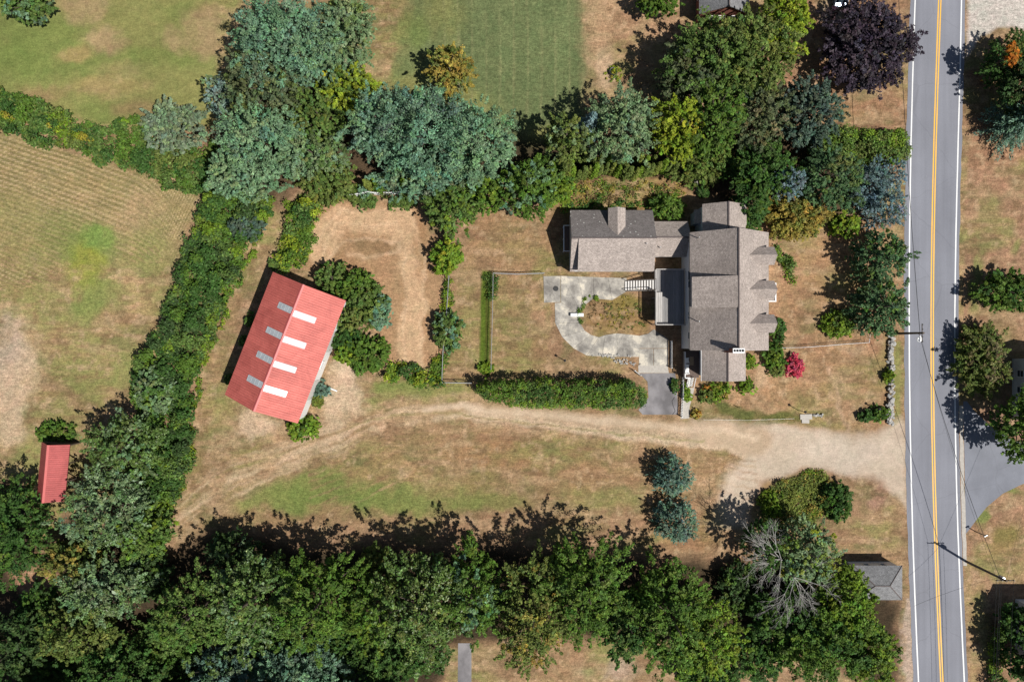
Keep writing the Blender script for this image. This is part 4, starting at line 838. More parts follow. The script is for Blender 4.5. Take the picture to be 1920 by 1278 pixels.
# parked car by the brick house drive
car = empty('parked_car', W(1571, -14), 0.05, 'pale blue car parked under the purple tree', 'car')
bd = MB(); prof = [(-2.2, .35), (2.2, .35), (2.25, .7), (1.3, .92), (.6, 1.42), (-1.1, 1.45), (-1.9, .98), (-2.25, .85)]
bd.add([(s * .86, x, z) for s in (-1, 1) for x, z in prof], [tuple(range(8)), tuple(range(15, 7, -1))] + [((i + 1) % 8, i, i + 8, (i + 1) % 8 + 8) for i in range(8)]); bdo = bd.build('body', M['carpaint'], car)
for a, b in (((.64, 1.40), (1.25, .95)), ((-1.15, 1.43), (-1.85, 1.0))):
    MB().slab([(-.75, a[0], a[1] + .03), (.75, a[0], a[1] + .03), (.78, b[0], b[1] + .03), (-.78, b[0], b[1] + .03)], .02).build('windscreen', M['glasspane'], car)
for sx in (-1, 1):
    for y in (-1.4, 1.4):
        wlo = MB().tube([(sx * .74, y, .33), (sx * .9, y, .33)], .33, 16).build('wheel', M['tyre'], car); MB().tube([(sx * .9, y, .33), (sx * .92, y, .33)], .2, 12).build('rim', M['steel'], wlo)
    MB().box((sx * .6, -2.24, .7), (.36, .06, .14)).build('headlight', M['white'], car)

# ------------------------------------------------------------------ foliage
def unit(v): return v / (np.linalg.norm(v, axis=1, keepdims=True) + 1e-9)
LEAF_TOTAL = 0
def leaf_mesh(name, cen, rad, out, col, per, size, rng, elong=1.3, flat=.8, up=.55, aspect=.62, var=.16, mat='leaf', tipdir=.25):
    """cen (n,3) tuft centres, rad (n,), out (n,3) growth direction, col (n,3): scatter 'per' leaves in every tuft"""
    global LEAF_TOTAL
    n = len(cen); N = n * per; LEAF_TOTAL += N
    c = np.repeat(cen, per, 0); r = np.repeat(rad, per); o = np.repeat(out, per, 0); k = np.repeat(col, per, 0)
    d = unit(rng.normal(size=(N, 3))); d[:, 2] = np.where(rng.random(N) < .7, np.abs(d[:, 2]), d[:, 2])
    p = d * (r * rng.random(N) ** .42)[:, None]; p += o * ((p * o).sum(1) * (elong - 1))[:, None]; p[:, 2] *= flat
    p += c
    nr = unit(d * .55 + np.array([0, 0, up]) + rng.normal(size=(N, 3)) * .42)
    t = unit(o * tipdir + rng.normal(size=(N, 3)) * .6); t = unit(t - nr * (t * nr).sum(1)[:, None]); b = np.cross(nr, t)
    s = (np.repeat(size, per) if hasattr(size, '__len__') else size * np.ones(N))[:, None] * rng.uniform(.65, 1.35, N)[:, None]
    v = np.stack([p + t * s, p + b * s * aspect, p - t * s * .9, p - b * s * aspect], 1).reshape(-1, 3)
    v[:, 2] = np.maximum(v[:, 2], .02)
    k = k * np.exp(rng.normal(size=(N, 1)) * var * 1.35) * np.exp(rng.normal(size=(N, 3)) * var * .35)
    return npmesh(name, v, np.arange(4 * N).reshape(-1, 4), np.repeat(np.clip(k, .004, .8), 4, 0), M[mat])

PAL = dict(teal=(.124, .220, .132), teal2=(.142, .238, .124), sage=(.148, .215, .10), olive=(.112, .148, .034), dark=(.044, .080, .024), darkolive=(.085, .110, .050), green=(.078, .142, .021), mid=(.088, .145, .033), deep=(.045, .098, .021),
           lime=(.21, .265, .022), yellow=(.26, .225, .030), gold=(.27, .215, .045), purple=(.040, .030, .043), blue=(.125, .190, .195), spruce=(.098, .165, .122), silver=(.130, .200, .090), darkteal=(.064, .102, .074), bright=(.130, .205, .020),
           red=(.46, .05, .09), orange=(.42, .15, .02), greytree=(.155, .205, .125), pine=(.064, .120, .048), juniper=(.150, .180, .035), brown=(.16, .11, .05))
def P_(c): return np.array(PAL[c] if isinstance(c, str) else c, float)

def limbs(mb, base, tips, r0, rng, fork):
    for t in tips:
        a = np.array(fork); m = (a + t) / 2 + rng.normal(size=3) * .25; m[2] += .1
        mb.tube([a, m, t], [r0, r0 * .6, r0 * .15], 5)

def broadleaf(name, label, px, py, rx, ry, h, col, seed, cat='tree', group=None, col2=None, mix=.3, leaf=.15, dens=48, gap=.25, base=.3, clump=.2, mat='leaf', elong=1.3, round_=.6, droop=0.0, var=.16, lobes=.14, trunk=True, spray=1.0, asp=.5):
    """apparent crown centre and radii in photo pixels; h metres"""
    rng = np.random.default_rng(seed); hc = h * (.45 + .55 * base); kk = (HC - hc) / HC * S; RX, RY = rx * kk, ry * kk; b = W(px, py, hc); b.z = 0
    r = empty(name, b, 0, label, cat, group); R = (RX + RY) / 2; zb, zt = h * base, h
    ph = rng.uniform(0, 6.28, 5); lob = lambda a: 1 + lobes * (np.sin(2 * a + ph[0]) * .5 + np.sin(3 * a + ph[1]) * .6 + np.sin(5 * a + ph[2]) * .6 + np.sin(8 * a + ph[3]) * .35)
    ns = int(30 * (1 + R / 4.5) * (.2 / clump) ** 1.5); nr = int(ns * .4); nc = ns + nr; i = np.arange(ns)
    a = np.concatenate([i * 2.39996 + rng.normal(size=ns) * .18 + ph[4], rng.uniform(0, 6.283, nr)]); t = np.concatenate([np.sqrt((i + .5) / ns) * .93 + rng.normal(size=ns) * .03, rng.uniform(.74, 1.0, nr)]); rim = np.arange(nc) >= ns
    zf = (1 - np.clip(t, 0, 1) ** 2.4) ** round_
    z = zb + (zt - zb) * (zf * rng.uniform(.80 - .25 * gap, 1.0, nc)); z = np.where(rim, zb + (zt - zb) * rng.uniform(.05, .55, nc), z)
    L = lob(a); cx, cy = RX * t * L * np.cos(a), RY * t * L * np.sin(a); cr = np.clip(R * clump, .32, 1.7) * rng.uniform(.65, 1.25, nc); z = np.maximum(z - cr * .5, zb * .6 + .1)
    cc = np.stack([cx, cy, z], 1)
    keep = rng.random(nc) > gap * .3; cc, cr = cc[keep], cr[keep]; nc = len(cc)
    # tufts on every clump
    area = math.pi * RX * RY; nleaf = area * dens * (.20 / leaf) ** 2; per = 20; nt = max(4, int(nleaf / per / nc))
    w = np.repeat(cc, nt, 0); wr = np.repeat(cr, nt); d = unit(rng.normal(size=(len(w), 3))); d[:, 2] = np.where(rng.random(len(w)) < .8, np.abs(d[:, 2]), d[:, 2])
    tc = w + d * (wr * rng.uniform(.35, 1.0, len(w)))[:, None] * np.array([1, 1, .75]); tr = wr * rng.uniform(.24, .42, len(w)); lf = np.full(len(w), leaf)
    og = unit(tc - np.array([0, 0, zb + (zt - zb) * .25])); og[:, 2] = og[:, 2] * .6 - droop; og = unit(og)
    base_c = P_(col); base2 = P_(col2) if col2 is not None else base_c * np.array([1.15, 1.05, .9])
    cm = (rng.random(nc) < mix).astype(float) * rng.uniform(.4, 1, nc); ccol = base_c + (base2 - base_c) * cm[:, None]; ccol = ccol * np.exp(rng.normal(size=(nc, 1)) * .17) * np.exp(rng.normal(size=(nc, 3)) * np.array([.10, .03, .10]))
    kc = np.repeat(ccol, nt, 0) * np.exp(rng.normal(size=(len(w), 1)) * .10)
    nsp = int(2 * math.pi * R / .95 * spray); sa = rng.uniform(0, 6.283, nsp); sL = lob(sa); sc_, sr_, so_, sk_ = [], [], [], []
    sz = zb + (zt - zb) * rng.uniform(.08, .7, nsp); sm_ = rng.uniform(.9, 1.08, nsp); slen = np.clip(R * .2, .25, 1.15) * rng.uniform(.6, 1.3, nsp); scol = base_c * np.exp(rng.normal(size=(nsp, 1)) * .15)
    zt_f = np.sqrt(np.clip(1 - ((sz - zb) / (zt - zb)) ** 2, .05, 1))
    for q in range(3):
        f = sm_ * (.80 + .2 * zt_f); rr = q / 2.2
        sc_.append(np.stack([(RX * f * sL - 0.2 + slen * rr) * np.cos(sa), (RY * f * sL - .2 + slen * rr) * np.sin(sa), sz - .25 * rr * slen], 1)); sr_.append(slen * (.42 - .12 * q)); so_.append(np.stack([np.cos(sa), np.sin(sa), np.full(nsp, -.15)], 1)); sk_.append(scol)
    tc = np.concatenate([tc] + sc_); tr = np.concatenate([tr] + sr_); og = np.concatenate([og, unit(np.concatenate(so_))]); kc = np.concatenate([kc] + sk_); lf = np.concatenate([lf, np.full(3 * nsp, leaf)])
    # inner fill keeps gaps dark
    nf = int(area * (1.9 - 1.2 * min(1, gap))); af = rng.uniform(0, 6.283, nf); tf = np.sqrt(rng.random(nf)) * .86
    fc = np.stack([RX * tf * np.cos(af), RY * tf * np.sin(af), zb + (zt - zb) * (1 - tf ** 2) * rng.uniform(.15, .6, nf)], 1)
    tc = np.concatenate([tc, fc]); tr = np.concatenate([tr, np.full(nf, .8)]); lf = np.concatenate([lf, np.full(nf, max(.3, leaf * 1.9))]); og = np.concatenate([og, unit(fc - np.array([0, 0, zb]) + 1e-3)]); kc = np.concatenate([kc, np.tile(base_c, (nf, 1))])
    link(bpy.data.objects.new('crown', leaf_mesh('crown', tc, tr, og, kc, per, lf, rng, elong, .8, .55, asp, var, mat)), r)
    mb = MB(); r0 = max(.05, h * .018); fk = (0, 0, h * .38)
    mb.tube([(0, 0, -.15), (0, 0, h * .2), fk, (rng.normal() * .2, rng.normal() * .2, h * .8)], [r0 * 1.4, r0, r0 * .85, r0 * .3], 8)
    sel = rng.choice(nc, min(nc, 9), False); limbs(mb, None, cc[sel], r0 * .5, rng, fk)
    mb.build('trunk', M['bark'], r, True); return r

def conifer(name, label, px, py, R_, h, col, seed, group=None, dense=1.0, leaf=.16, mat='needle', tiers=None, cone=1.0, droop=.25, tuft=.30, col2=None, dead=0):
    rng = np.random.default_rng(seed); hc = h * .4; kk = (HC - hc) / HC * S; R = R_ * kk; b = W(px, py, hc); b.z = 0
    r = empty(name, b, 0, label, 'tree', group); T = tiers or int(5 + h * 1.1); cs, rs_, os, ks = [], [], [], []; c1 = P_(col); c2 = P_(col2) if col2 else c1 * 1.25
    for i in range(T):
        f = i / (T - 1); z = h * (.12 + .84 * f); br = R * (1 - f) ** (.75 * cone) * rng.uniform(.85, 1.08) + .22; nb = max(5, int((7 + 11 * (1 - f)) * dense)); a0 = rng.uniform(0, 6.28)
        for k in range(nb):
            a = a0 + 6.283 * k / nb + rng.normal() * .1; ln = br * rng.uniform(.72, 1.12); st = max(2, int(ln / .34)); bc = c1 + (c2 - c1) * rng.random() * .6; bc = bc * math.exp(rng.normal() * .12)
            for q in range(st):
                u = (q + .6) / st; w = tuft * (.55 + .6 * (1 - abs(u - .55))) * (.6 + .5 * (1 - f))
                cs.append((math.cos(a) * ln * u, math.sin(a) * ln * u, z - droop * ln * u * u + rng.normal() * .06)); rs_.append(w); os.append((math.cos(a), math.sin(a), -.15)); ks.append(bc * (.85 + .4 * u))
    cs.append((0, 0, h)); rs_.append(.2); os.append((0, 0, 1)); ks.append(c2)
    link(bpy.data.objects.new('crown', leaf_mesh('crown', np.array(cs), np.array(rs_), np.array(os, float), np.array(ks), 13, leaf, rng, 1.5, .6, .5, .34, .16, mat, 1.2)), r)
    MB().tube([(0, 0, -.1), (0, 0, h * .5), (0, 0, h * .97)], [h * .022, h * .014, .02], 8).build('trunk', M['bark'], r, True); return r

def mass(name, label, pts, h, cols, seed, cat='shrub', hedge=False, leaf=.17, dens=1.0, edge=1.1, bumps=.35, wts=None, kind=None, mat='leaf', patch=3.0, parts=True, rise=.55, tuft=(.35, .62), group=None):
    """a hedge or thicket over a footprint given in photo pixels (as seen)"""
    rng = np.random.default_rng(seed); Q = [W(x, y, h * .5) for x, y in pts]; poly_ = [(q.x, q.y) for q in Q]
    c0 = Vector((sum(q.x for q in Q) / len(Q), sum(q.y for q in Q) / len(Q), 0)); xs = [p[0] for p in poly_]; ys = [p[1] for p in poly_]
    A = (max(xs) - min(xs)) * (max(ys) - min(ys)); n = int(A * 11 * dens); x = rng.uniform(min(xs) - .2, max(xs) + .2, n); y = rng.uniform(min(ys) - .2, max(ys) + .2, n)
    jit = .25 if hedge else 1.0
    d = sdist(x + (vn(x, y, 1.3, seed) - .5) * jit * 1.6, y + (vn(x, y, 1.3, seed + 4) - .5) * jit * 1.6, poly_); ok = d > 0; x, y, d = x[ok], y[ok], d[ok]; n = len(x)
    if hedge: hh = h * ((1 - bumps) + bumps * 1.6 * (fbm(x, y, patch, seed + 1, 3) - .18)) * np.clip(d / edge, .06, 1) ** rise
    else:
        m = max(3, int(n / 22)); ci = rng.choice(n, min(m, n), False); hh = np.full(n, h * .42); own = np.zeros(n, int); sh_ = h * rng.uniform(.45, 1.2, m); sr = np.clip(sh_ * rng.uniform(.35, .65, m), .35, 2.4); sr = np.minimum(sr, .45 + d[ci] * .9)
        for q, c in enumerate(ci):
            g = 1 - ((x - x[c]) ** 2 + (y - y[c]) ** 2) / sr[q] ** 2; t = sh_[q] * np.sqrt(np.clip(g, 0, 1)); w_ = t > hh; hh = np.where(w_, t, hh); own[w_] = q + 1
    z = hh * np.where(rng.random(n) < .62, rng.uniform(.86, 1.02, n), rng.uniform(.2, .9, n))
    C_ = np.array([P_(c) for c in cols]); u = fbm(x, y, patch * .9, seed + 9, 2) + rng.normal(size=n) * .07
    u = np.argsort(np.argsort(u)) / max(1, n)
    if not hedge: u = np.where(own > 0, rng.random(m + 1)[own] * .75 + u * .25, u)
    w = np.cumsum(np.array(wts if wts else [1] * len(cols), float)); w /= w[-1]; ki = np.searchsorted(w, u * .999); kc = C_[np.clip(ki, 0, len(cols) - 1)] * np.exp(rng.normal(size=(n, 1)) * .13)
    tr = rng.uniform(*tuft, n); cen = np.stack([x - c0.x, y - c0.y, np.maximum(z - tr * .4, .05)], 1); og = unit(np.stack([rng.normal(size=n), rng.normal(size=n), np.full(n, .8)], 1))
    me = leaf_mesh('foliage', cen, tr, og, kc, 15, leaf, rng, 1.2, .85, .6, .62, .17, mat)
    if not parts: o = link(bpy.data.objects.new(name, me)); o.location = c0; return tag(o, label, cat, group, kind)
    r = empty(name, c0, 0, label, cat, group); link(bpy.data.objects.new('foliage', me), r)
    mb = MB()
    for k in rng.choice(n, min(n, 26), False): mb.tube([(cen[k][0] * .98, cen[k][1] * .98, 0), cen[k]], [.035, .012], 4)
    mb.build('stems', M['bark'], r)['kind'] = 'stuff'; return r

def shrub(label, px, py, rx, ry, h, col, seed, name='shrub', col2=None, mix=.3, leaf=.14, group=None, cat='shrub', dens=105, mat='leaf', clump=.3, lobes=.12, gap=.2):
    return broadleaf(name, label, px, py, rx, ry, h, col, seed, cat, group, col2, mix, leaf, dens, gap, .04, clump, mat, 1.2, .6, 0, .16, lobes)

# --- north-west and north belt
B = broadleaf
B('broadleaf_tree', 'green tree at the northern edge of the olive grass', 38, 2, 50, 30, 7, 'mid', 1, col2='teal', mix=.5)
mass('bramble_thicket', 'rambling green bramble bank with yellow flower patches between field and north grass', [(-30, 150), (0, 163), (50, 178), (110, 208), (175, 240), (225, 222), (275, 228), (300, 280), (400, 265), (430, 335), (385, 368), (300, 347), (230, 312), (120, 276), (40, 257), (-30, 240)], 2.6, ['green', 'mid', 'deep', 'olive', 'bright'], 11, 'thicket', kind='stuff', parts=False, wts=[3, 3, 2, 2, 1])
for k, p in enumerate(([(-5, 208), (18, 210), (38, 226), (12, 224)], [(74, 228), (98, 234), (124, 248), (92, 246)], [(122, 243), (150, 248), (176, 258), (160, 266), (138, 258)])):
    mass('goldenrod_patch', ('yellow goldenrod streak at the field hedge end', 'yellow goldenrod streak in the middle of the bramble bank', 'broad yellow goldenrod patch in the bramble bank')[k], p, 3.9, ['lime', 'yellow'], 15 + k, 'flowers', True, .13, 1.2, .7, .1)
B('broadleaf_tree', 'rounded grey green willow at the end of the bramble bank', 325, 236, 58, 46, 5.5, 'greytree', 2, col2='sage', mix=.5, leaf=.16, clump=.2, round_=.45)
B('broadleaf_tree', 'huge blue green silver maple towering over the north grass', 532, 66, 98, 84, 15, 'teal', 3, col2='teal2', leaf=.13, mix=.5, clump=.2, gap=.1)
B('broadleaf_tree', 'greyish maple touching the striped lawn edge', 645, 52, 48, 74, 11, 'sage', 4, col2='olive', clump=.2, gap=.1)
B('broadleaf_tree', 'teal maple limb reaching the bare sandy patch', 610, 110, 52, 46, 10, 'teal2', 104, col2='sage', clump=.22, gap=.1)
B('broadleaf_tree', 'dark olive tree between two blue green maples', 490, 152, 78, 64, 11, 'darkolive', 5, col2='olive', leaf=.15, clump=.2, gap=.05)
B('spruce_tree', 'slim pale blue spruce at the dark olive tree', 407, 178, 19, 36, 7, (.135, .20, .165), 6, col2='silver', mat='needle', leaf=.12, base=.1, elong=2, asp=.35, dens=90)
B('broadleaf_tree', 'pale teal maple beside the barn lane thicket', 482, 262, 88, 66, 12, 'teal2', 7, col2='teal', leaf=.13, clump=.2, gap=.12, elong=1.3)
B('broadleaf_tree', 'pale teal maple rising from the bramble strip top', 452, 325, 66, 50, 9, 'teal2', 107, col2='sage', clump=.2, gap=.15, elong=1.3)
B('broadleaf_tree', 'yellow green tree in the gap between blue green maples', 648, 165, 58, 42, 8, 'lime', 8, col2='mid', mix=.5)
B('broadleaf_tree', 'plain green tree below the yellow green one', 592, 212, 52, 52, 8, 'mid', 9, col2='olive', mix=.5)
B('broadleaf_tree', 'soft green tree between two large teal maples', 585, 285, 68, 42, 8, 'sage', 10, col2='mid', mix=.6, elong=1.3)
B('broadleaf_tree', 'western limb of the great teal maple group over the fence', 712, 228, 62, 66, 13, 'teal', 11, col2='teal2', leaf=.13, clump=.22, elong=1.3)
B('broadleaf_tree', 'great blue teal maple in the middle of the belt', 795, 240, 86, 88, 15, 'teal', 12, col2='darkteal', mix=.15, leaf=.13, clump=.22, elong=1.3)
B('broadleaf_tree', 'pale teal maple reaching over the striped lawn', 893, 262, 78, 68, 13, 'teal2', 13, col2='teal', leaf=.13, clump=.22, elong=1.3)
B('broadleaf_tree', 'low teal foliage above the small cone trees', 800, 325, 100, 38, 8, 'teal', 14, col2='sage', mix=.5, elong=1.3)
B('broadleaf_tree', 'sparse yellowing tree standing alone in the lawn', 846, 130, 46, 46, 8, 'gold', 15, col2='olive', mix=.55, dens=34, gap=.7, clump=.2)
B('broadleaf_tree', 'grey green maple above the row of cone trees', 1168, 232, 62, 66, 13, 'sage', 16, col2='teal2', mix=.6, clump=.22, elong=1.3)
B('broadleaf_tree', 'loose pine like tree beside the striped lawn', 1066, 258, 46, 42, 12, 'olive', 17, col2='sage', mix=.4, dens=40, gap=.6, clump=.22)
conifer('spruce_tree', 'deep blue spruce hidden beside the grey green maple', 1104, 240, 24, 10, 'blue', 18)
B('broadleaf_tree', 'bright lime yellow tree in the belt', 1272, 236, 44, 60, 11, 'lime', 19, col2='bright', mix=.4, clump=.2, gap=.35)
B('broadleaf_tree', 'fresh green tree behind the lime yellow one', 1342, 222, 52, 66, 12, 'green', 20, col2='mid', mix=.5)
B('broadleaf_tree', 'massive green tree beside the brick house', 1345, 108, 90, 72, 12, 'mid', 21, col2='olive', mix=.5, leaf=.17, clump=.18)
B('broadleaf_tree', 'feathery green tree behind the brick house', 1425, 95, 66, 78, 12, 'olive', 22, col2='olive', mix=.5, leaf=.17, clump=.18)
B('broadleaf_tree', 'dark green lower limbs of the tree west of brick house', 1290, 135, 48, 58, 11, 'darkolive', 122, col2='green', mix=.3, dens=46, gap=.5, clump=.2)
B('broadleaf_tree', 'lime green tree over the brick house roof', 1475, 36, 42, 66, 11, 'lime', 23, col2='bright', mix=.5, leaf=.17)
B('broadleaf_tree', 'green tree on the north lawn edge west of brick house', 1238, 2, 38, 22, 6, 'green', 24)
B('broadleaf_tree', 'mottled olive tree between green and slate trees', 1430, 222, 48, 66, 10, 'darkolive', 25, col2=(.15, .14, .06), mix=.35, leaf=.15)
B('broadleaf_tree', 'dense slate green round tree near the road', 1524, 208, 58, 60, 8.5, 'darkteal', 26, col2=(.085, .105, .07), mix=.4, leaf=.15, clump=.17, gap=.05)
B('broadleaf_tree', 'large dark purple maple beside the road', 1628, 78, 86, 88, 7.5, 'purple', 27, col2=(.075, .06, .075), mix=.35, leaf=.17, clump=.14, gap=.2, elong=1.3)
mass('clipped_hedge', 'thick green hedge ending at the white road line', [(1520, 248), (1560, 238), (1640, 244), (1700, 246), (1704, 300), (1660, 306), (1600, 300), (1530, 302)], 3.6, ['bright', 'green', 'mid', 'olive'], 28, 'hedge', True, .14, 1.3, .45, .25, patch=1.6)
B('broadleaf_tree', 'broad olive shrub tree behind the house north wing', 1322, 302, 72, 42, 5.5, 'olive', 29, col2='green', mix=.4, leaf=.14, clump=.17, gap=.05, base=.1)
B('broadleaf_tree', 'deep green tree shading the house north wing', 1435, 318, 58, 52, 9, 'deep', 30, col2='green', mix=.4)
B('broadleaf_tree', 'deep green tree leaning over north wing roof', 1412, 378, 32, 46, 7.5, 'deep', 31, col2='green', mix=.5)
B('spruce_tree', 'pale blue spruce tip above the yellow shrub', 1484, 342, 24, 30, 8.5, 'blue', 32, mat='needle', leaf=.12, elong=2.2, asp=.35, dens=90, clump=.24)
B('broadleaf_tree', 'dark green tree with a hollow between spruces', 1562, 330, 58, 58, 9, 'pine', 33, col2='olive', mix=.4)
B('spruce_tree', 'blue spruce at the hedge by the road', 1636, 348, 30, 46, 6.5, 'blue', 34, col2='spruce', mat='needle', leaf=.12, base=.1, elong=2.2, asp=.35, dens=90, gap=.5, clump=.22, round_=.9)
B('spruce_tree', 'smaller blue spruce at the road edge', 1674, 326, 22, 26, 5.5, 'blue', 134, mat='needle', leaf=.12, base=.1, elong=2.2, asp=.35, dens=90, gap=.4, clump=.24, round_=.9)
B('spruce_tree', 'blue spruce with rusty twigs above the dark pines', 1662, 386, 38, 38, 6.5, 'blue', 35, col2='spruce', mat='needle', leaf=.12, base=.1, elong=2.2, asp=.35, dens=90, gap=.5, clump=.2, round_=.9)
B('shrub', 'large mustard yellow shrub at the house corner', 1494, 400, 58, 46, 4.5, 'gold', 36, 'shrub', None, 'olive', .45, .14, 95, .1, .05, .2, 'leaf', 1.6, .5)
shrub('yellow green bush between mustard shrub and pines', 1588, 420, 28, 22, 3.0, 'bright', 37, col2='lime', mix=.5)
B('broadleaf_tree', 'small deep green tree against the main roof corner', 1400, 418, 26, 20, 4, 'green', 38, col2='deep')
B('pine_tree', 'dark pine by the road below the blue spruces', 1658, 480, 46, 48, 8.5, 'pine', 39, 'tree', None, 'green', .3, .14, 85, .35, .1, .17, 'needle', 1.9, .8, .1)
B('pine_tree', 'dark pine beside the wire fence end', 1660, 574, 50, 52, 9, 'pine', 40, 'tree', None, 'green', .3, .14, 85, .35, .1, .17, 'needle', 1.9, .8, .1)
# --- small cone trees
def cone_mesh(seed, R, h, col):
    rng = np.random.default_rng(seed); n = 130; f = rng.random(n) ** .8; a = rng.uniform(0, 6.28, n); rr = R * (1 - f) ** .6 * rng.uniform(.6, 1, n)
    cen = np.stack([rr * np.cos(a), rr * np.sin(a), .1 + (h - .2) * f], 1); kc = P_(col) * np.exp(rng.normal(size=(n, 1)) * .15)
    return leaf_mesh('crown', cen, np.full(n, R * .36), unit(np.stack([np.cos(a) * .5, np.sin(a) * .5, np.ones(n)], 1)), kc, 12, .14, rng, 1.4, 1, .3, .5, .15)
cm = [cone_mesh(50 + k, .60, 5.4, c) for k, c in enumerate(('olive', 'juniper', 'bright', 'olive'))]; tkm = MB().tube([(0, 0, -.05), (0, 0, 3.6)], [.07, .02], 6).mesh('trunk', M['bark'])
rnd = random.Random(5); spots = []
for k in range(21): x = 1052 + k * 10.6; spots.append((x + rnd.uniform(-2, 2), 322 - k * .3 + rnd.uniform(-2, 2) + 5 * math.sin(k * .6), rnd.uniform(.75, 1.05), 'east'))
for k in range(12): spots.append((1058 + k * 17 + rnd.uniform(-4, 4), 302 + rnd.uniform(-4, 3), rnd.uniform(.7, .95), 'east'))
for k in range(11): spots.append((692 + k * 13 + rnd.uniform(-3, 3), 342 + rnd.uniform(-5, 4), rnd.uniform(.7, 1.0), 'west'))
for k, (x, y, s, g) in enumerate(spots):
    b = W(x, y, 2.4); b.z = 0
    t = empty('arborvitae_tree', b, 0, 'slim clipped cone tree in the row north of the house wing' if g == 'east' else 'slim clipped cone tree in the row behind the white board fence', 'tree', 'cone trees in the ' + g + ' row')
    for m_, nm in ((cm[k % 4], 'crown'), (tkm, 'trunk')):
        o = link(bpy.data.objects.new(nm, m_), t); o.scale = (s * (1.15 if nm == 'crown' else 1), s * (1.15 if nm == 'crown' else 1), s); o.rotation_euler.z = k * 1.3
# --- belt south side and garden
mass('meadow_weeds', 'tall yellow green weeds between cone trees and house wing', [(1040, 340), (1100, 335), (1180, 345), (1250, 340), (1290, 350), (1285, 372), (1180, 370), (1100, 378), (1055, 395)], .9, ['bright', 'olive', 'gold', 'green', 'brown'], 51, 'weeds', kind='stuff', parts=False, dens=.55, edge=.8, bumps=.8, leaf=.12)
mass('weed_bank', 'dark green weeds along the north wall of the west wing', [(1062, 378), (1140, 380), (1215, 376), (1220, 392), (1070, 394)], 1.2, ['green', 'deep'], 52, 'weeds', kind='stuff', parts=False, edge=.6, leaf=.13)
B('broadleaf_tree', 'leafy green tree at the corner of the brown yard', 990, 352, 58, 54, 8, 'green', 53, col2='teal', mix=.35)
B('broadleaf_tree', 'light green tree tip below the cone trees', 1040, 345, 34, 36, 6, 'bright', 54, col2='mid', mix=.6)
B('broadleaf_tree', 'green tree between paddock and brown yard', 848, 388, 50, 50, 7, 'mid', 55, col2='bright', mix=.4)
B('broadleaf_tree', 'small green tree joining the belt above the yard', 912, 362, 30, 36, 6.5, 'green', 56, col2='bright', mix=.4)
shrub('bright green bush on the paddock fence', 836, 480, 28, 34, 4.2, 'bright', 57, col2='lime', mix=.4)
shrub('round green bush on the paddock fence', 839, 618, 27, 36, 3.6, 'mid', 58, col2='teal', mix=.4)
mass('fence_vines', 'yellow green vines growing along the paddock fence', [(836, 520), (846, 520), (848, 570), (836, 590), (828, 585), (830, 550)], 1.6, ['lime', 'green', 'bright'], 59, 'vine', True, .13, 1.2, .5, .4)
mass('low_hedge', 'low ragged green hedge along the south end of the paddock', [(725, 690), (760, 680), (800, 690), (822, 670), (836, 668), (836, 716), (800, 722), (760, 712), (728, 704)], 1.9, ['green', 'bright', 'lime', 'deep'], 60, 'hedge', False, .14, 1.3, .5, .4)
mass('side_hedge', 'tall lush hedge between barn lane and paddock', [(540, 368), (604, 372), (588, 430), (560, 505), (515, 512), (512, 490), (532, 430)], 2.8, ['green', 'bright', 'lime', 'mid', 'deep'], 61, 'hedge', False, .15, 1.2, .6, .4, wts=[3, 3, 1, 2, 1])
B('broadleaf_tree', 'olive green rounded tree at the north end of barn hedge', 614, 336, 54, 42, 5, 'olive', 62, col2='mid', mix=.5, leaf=.14, base=.1, clump=.18, gap=.05)
mass('shrub_border', 'green shrubs pressed against the white board fence', [(650, 340), (700, 338), (800, 342), (860, 340), (860, 362), (780, 366), (720, 360), (650, 368)], 2.6, ['mid', 'green', 'teal', 'olive'], 63, 'shrub', False, .14, 1.0, .8, .35)
shrub('low green bush in front of the white fence, western one', 684, 377, 22, 12, 1.3, 'mid', 64); shrub('low green bush in front of the white fence, eastern one', 752, 378, 24, 13, 1.4, 'mid', 65)
for k, a in enumerate(((622, 524, 32, 32, 4.5, 'mid', 'leafy bush north of the shrub group at barn corner'), (668, 540, 34, 36, 5.0, 'green', 'green bush second in the group at barn corner'), (684, 566, 38, 36, 5.2, 'mid', 'tallest round bush of the group beside the barn'), (662, 598, 36, 30, 4.8, 'olive', 'olive bush touching the barn east wall'), (712, 584, 20, 30, 3.4, 'teal', 'grey green bush on the paddock side of the barn group'), (646, 636, 26, 26, 3.2, 'deep', 'dark bush south of the barn shrub group'), (688, 664, 40, 34, 3.6, 'green', 'spreading green bush at the barn yard corner'), (655, 655, 28, 26, 2.8, 'bright', 'light green bush beside the bare barn yard'))):
    shrub(a[6], *a[:5], a[5], 70 + k, clump=.24)
shrub('round green bush at the south corner of the barn', 566, 802, 28, 24, 2.8, 'bright', 80, col2='mid'); shrub('small teal bush against the barn wall', 602, 731, 14, 12, 1.5, 'spruce', 81); shrub('small olive bush by the barn wall', 596, 750, 10, 12, 1.2, 'juniper', 82)
for k, (x, y) in enumerate(((467, 603), (458, 640), (430, 710), (512, 495))): shrub('little weedy shrub on the shaded west side of the barn' , x, y, 8, 8, 1.4, 'mid', 83 + k, group='weeds along the barn west wall', leaf=.12)
mass('clipped_hedge', 'long clipped green hedge beside the drive', [(890, 730), (897, 717), (930, 713), (1050, 712), (1180, 714), (1204, 722), (1216, 738), (1208, 758), (1180, 766), (1080, 765), (960, 762), (912, 748)], 4.7, ['green', 'bright', 'mid', 'deep'], 90, 'hedge', True, .12, 1.5, .4, .16, wts=[3, 2, 3, 1], patch=1.5, rise=.6, tuft=(.25, .5))
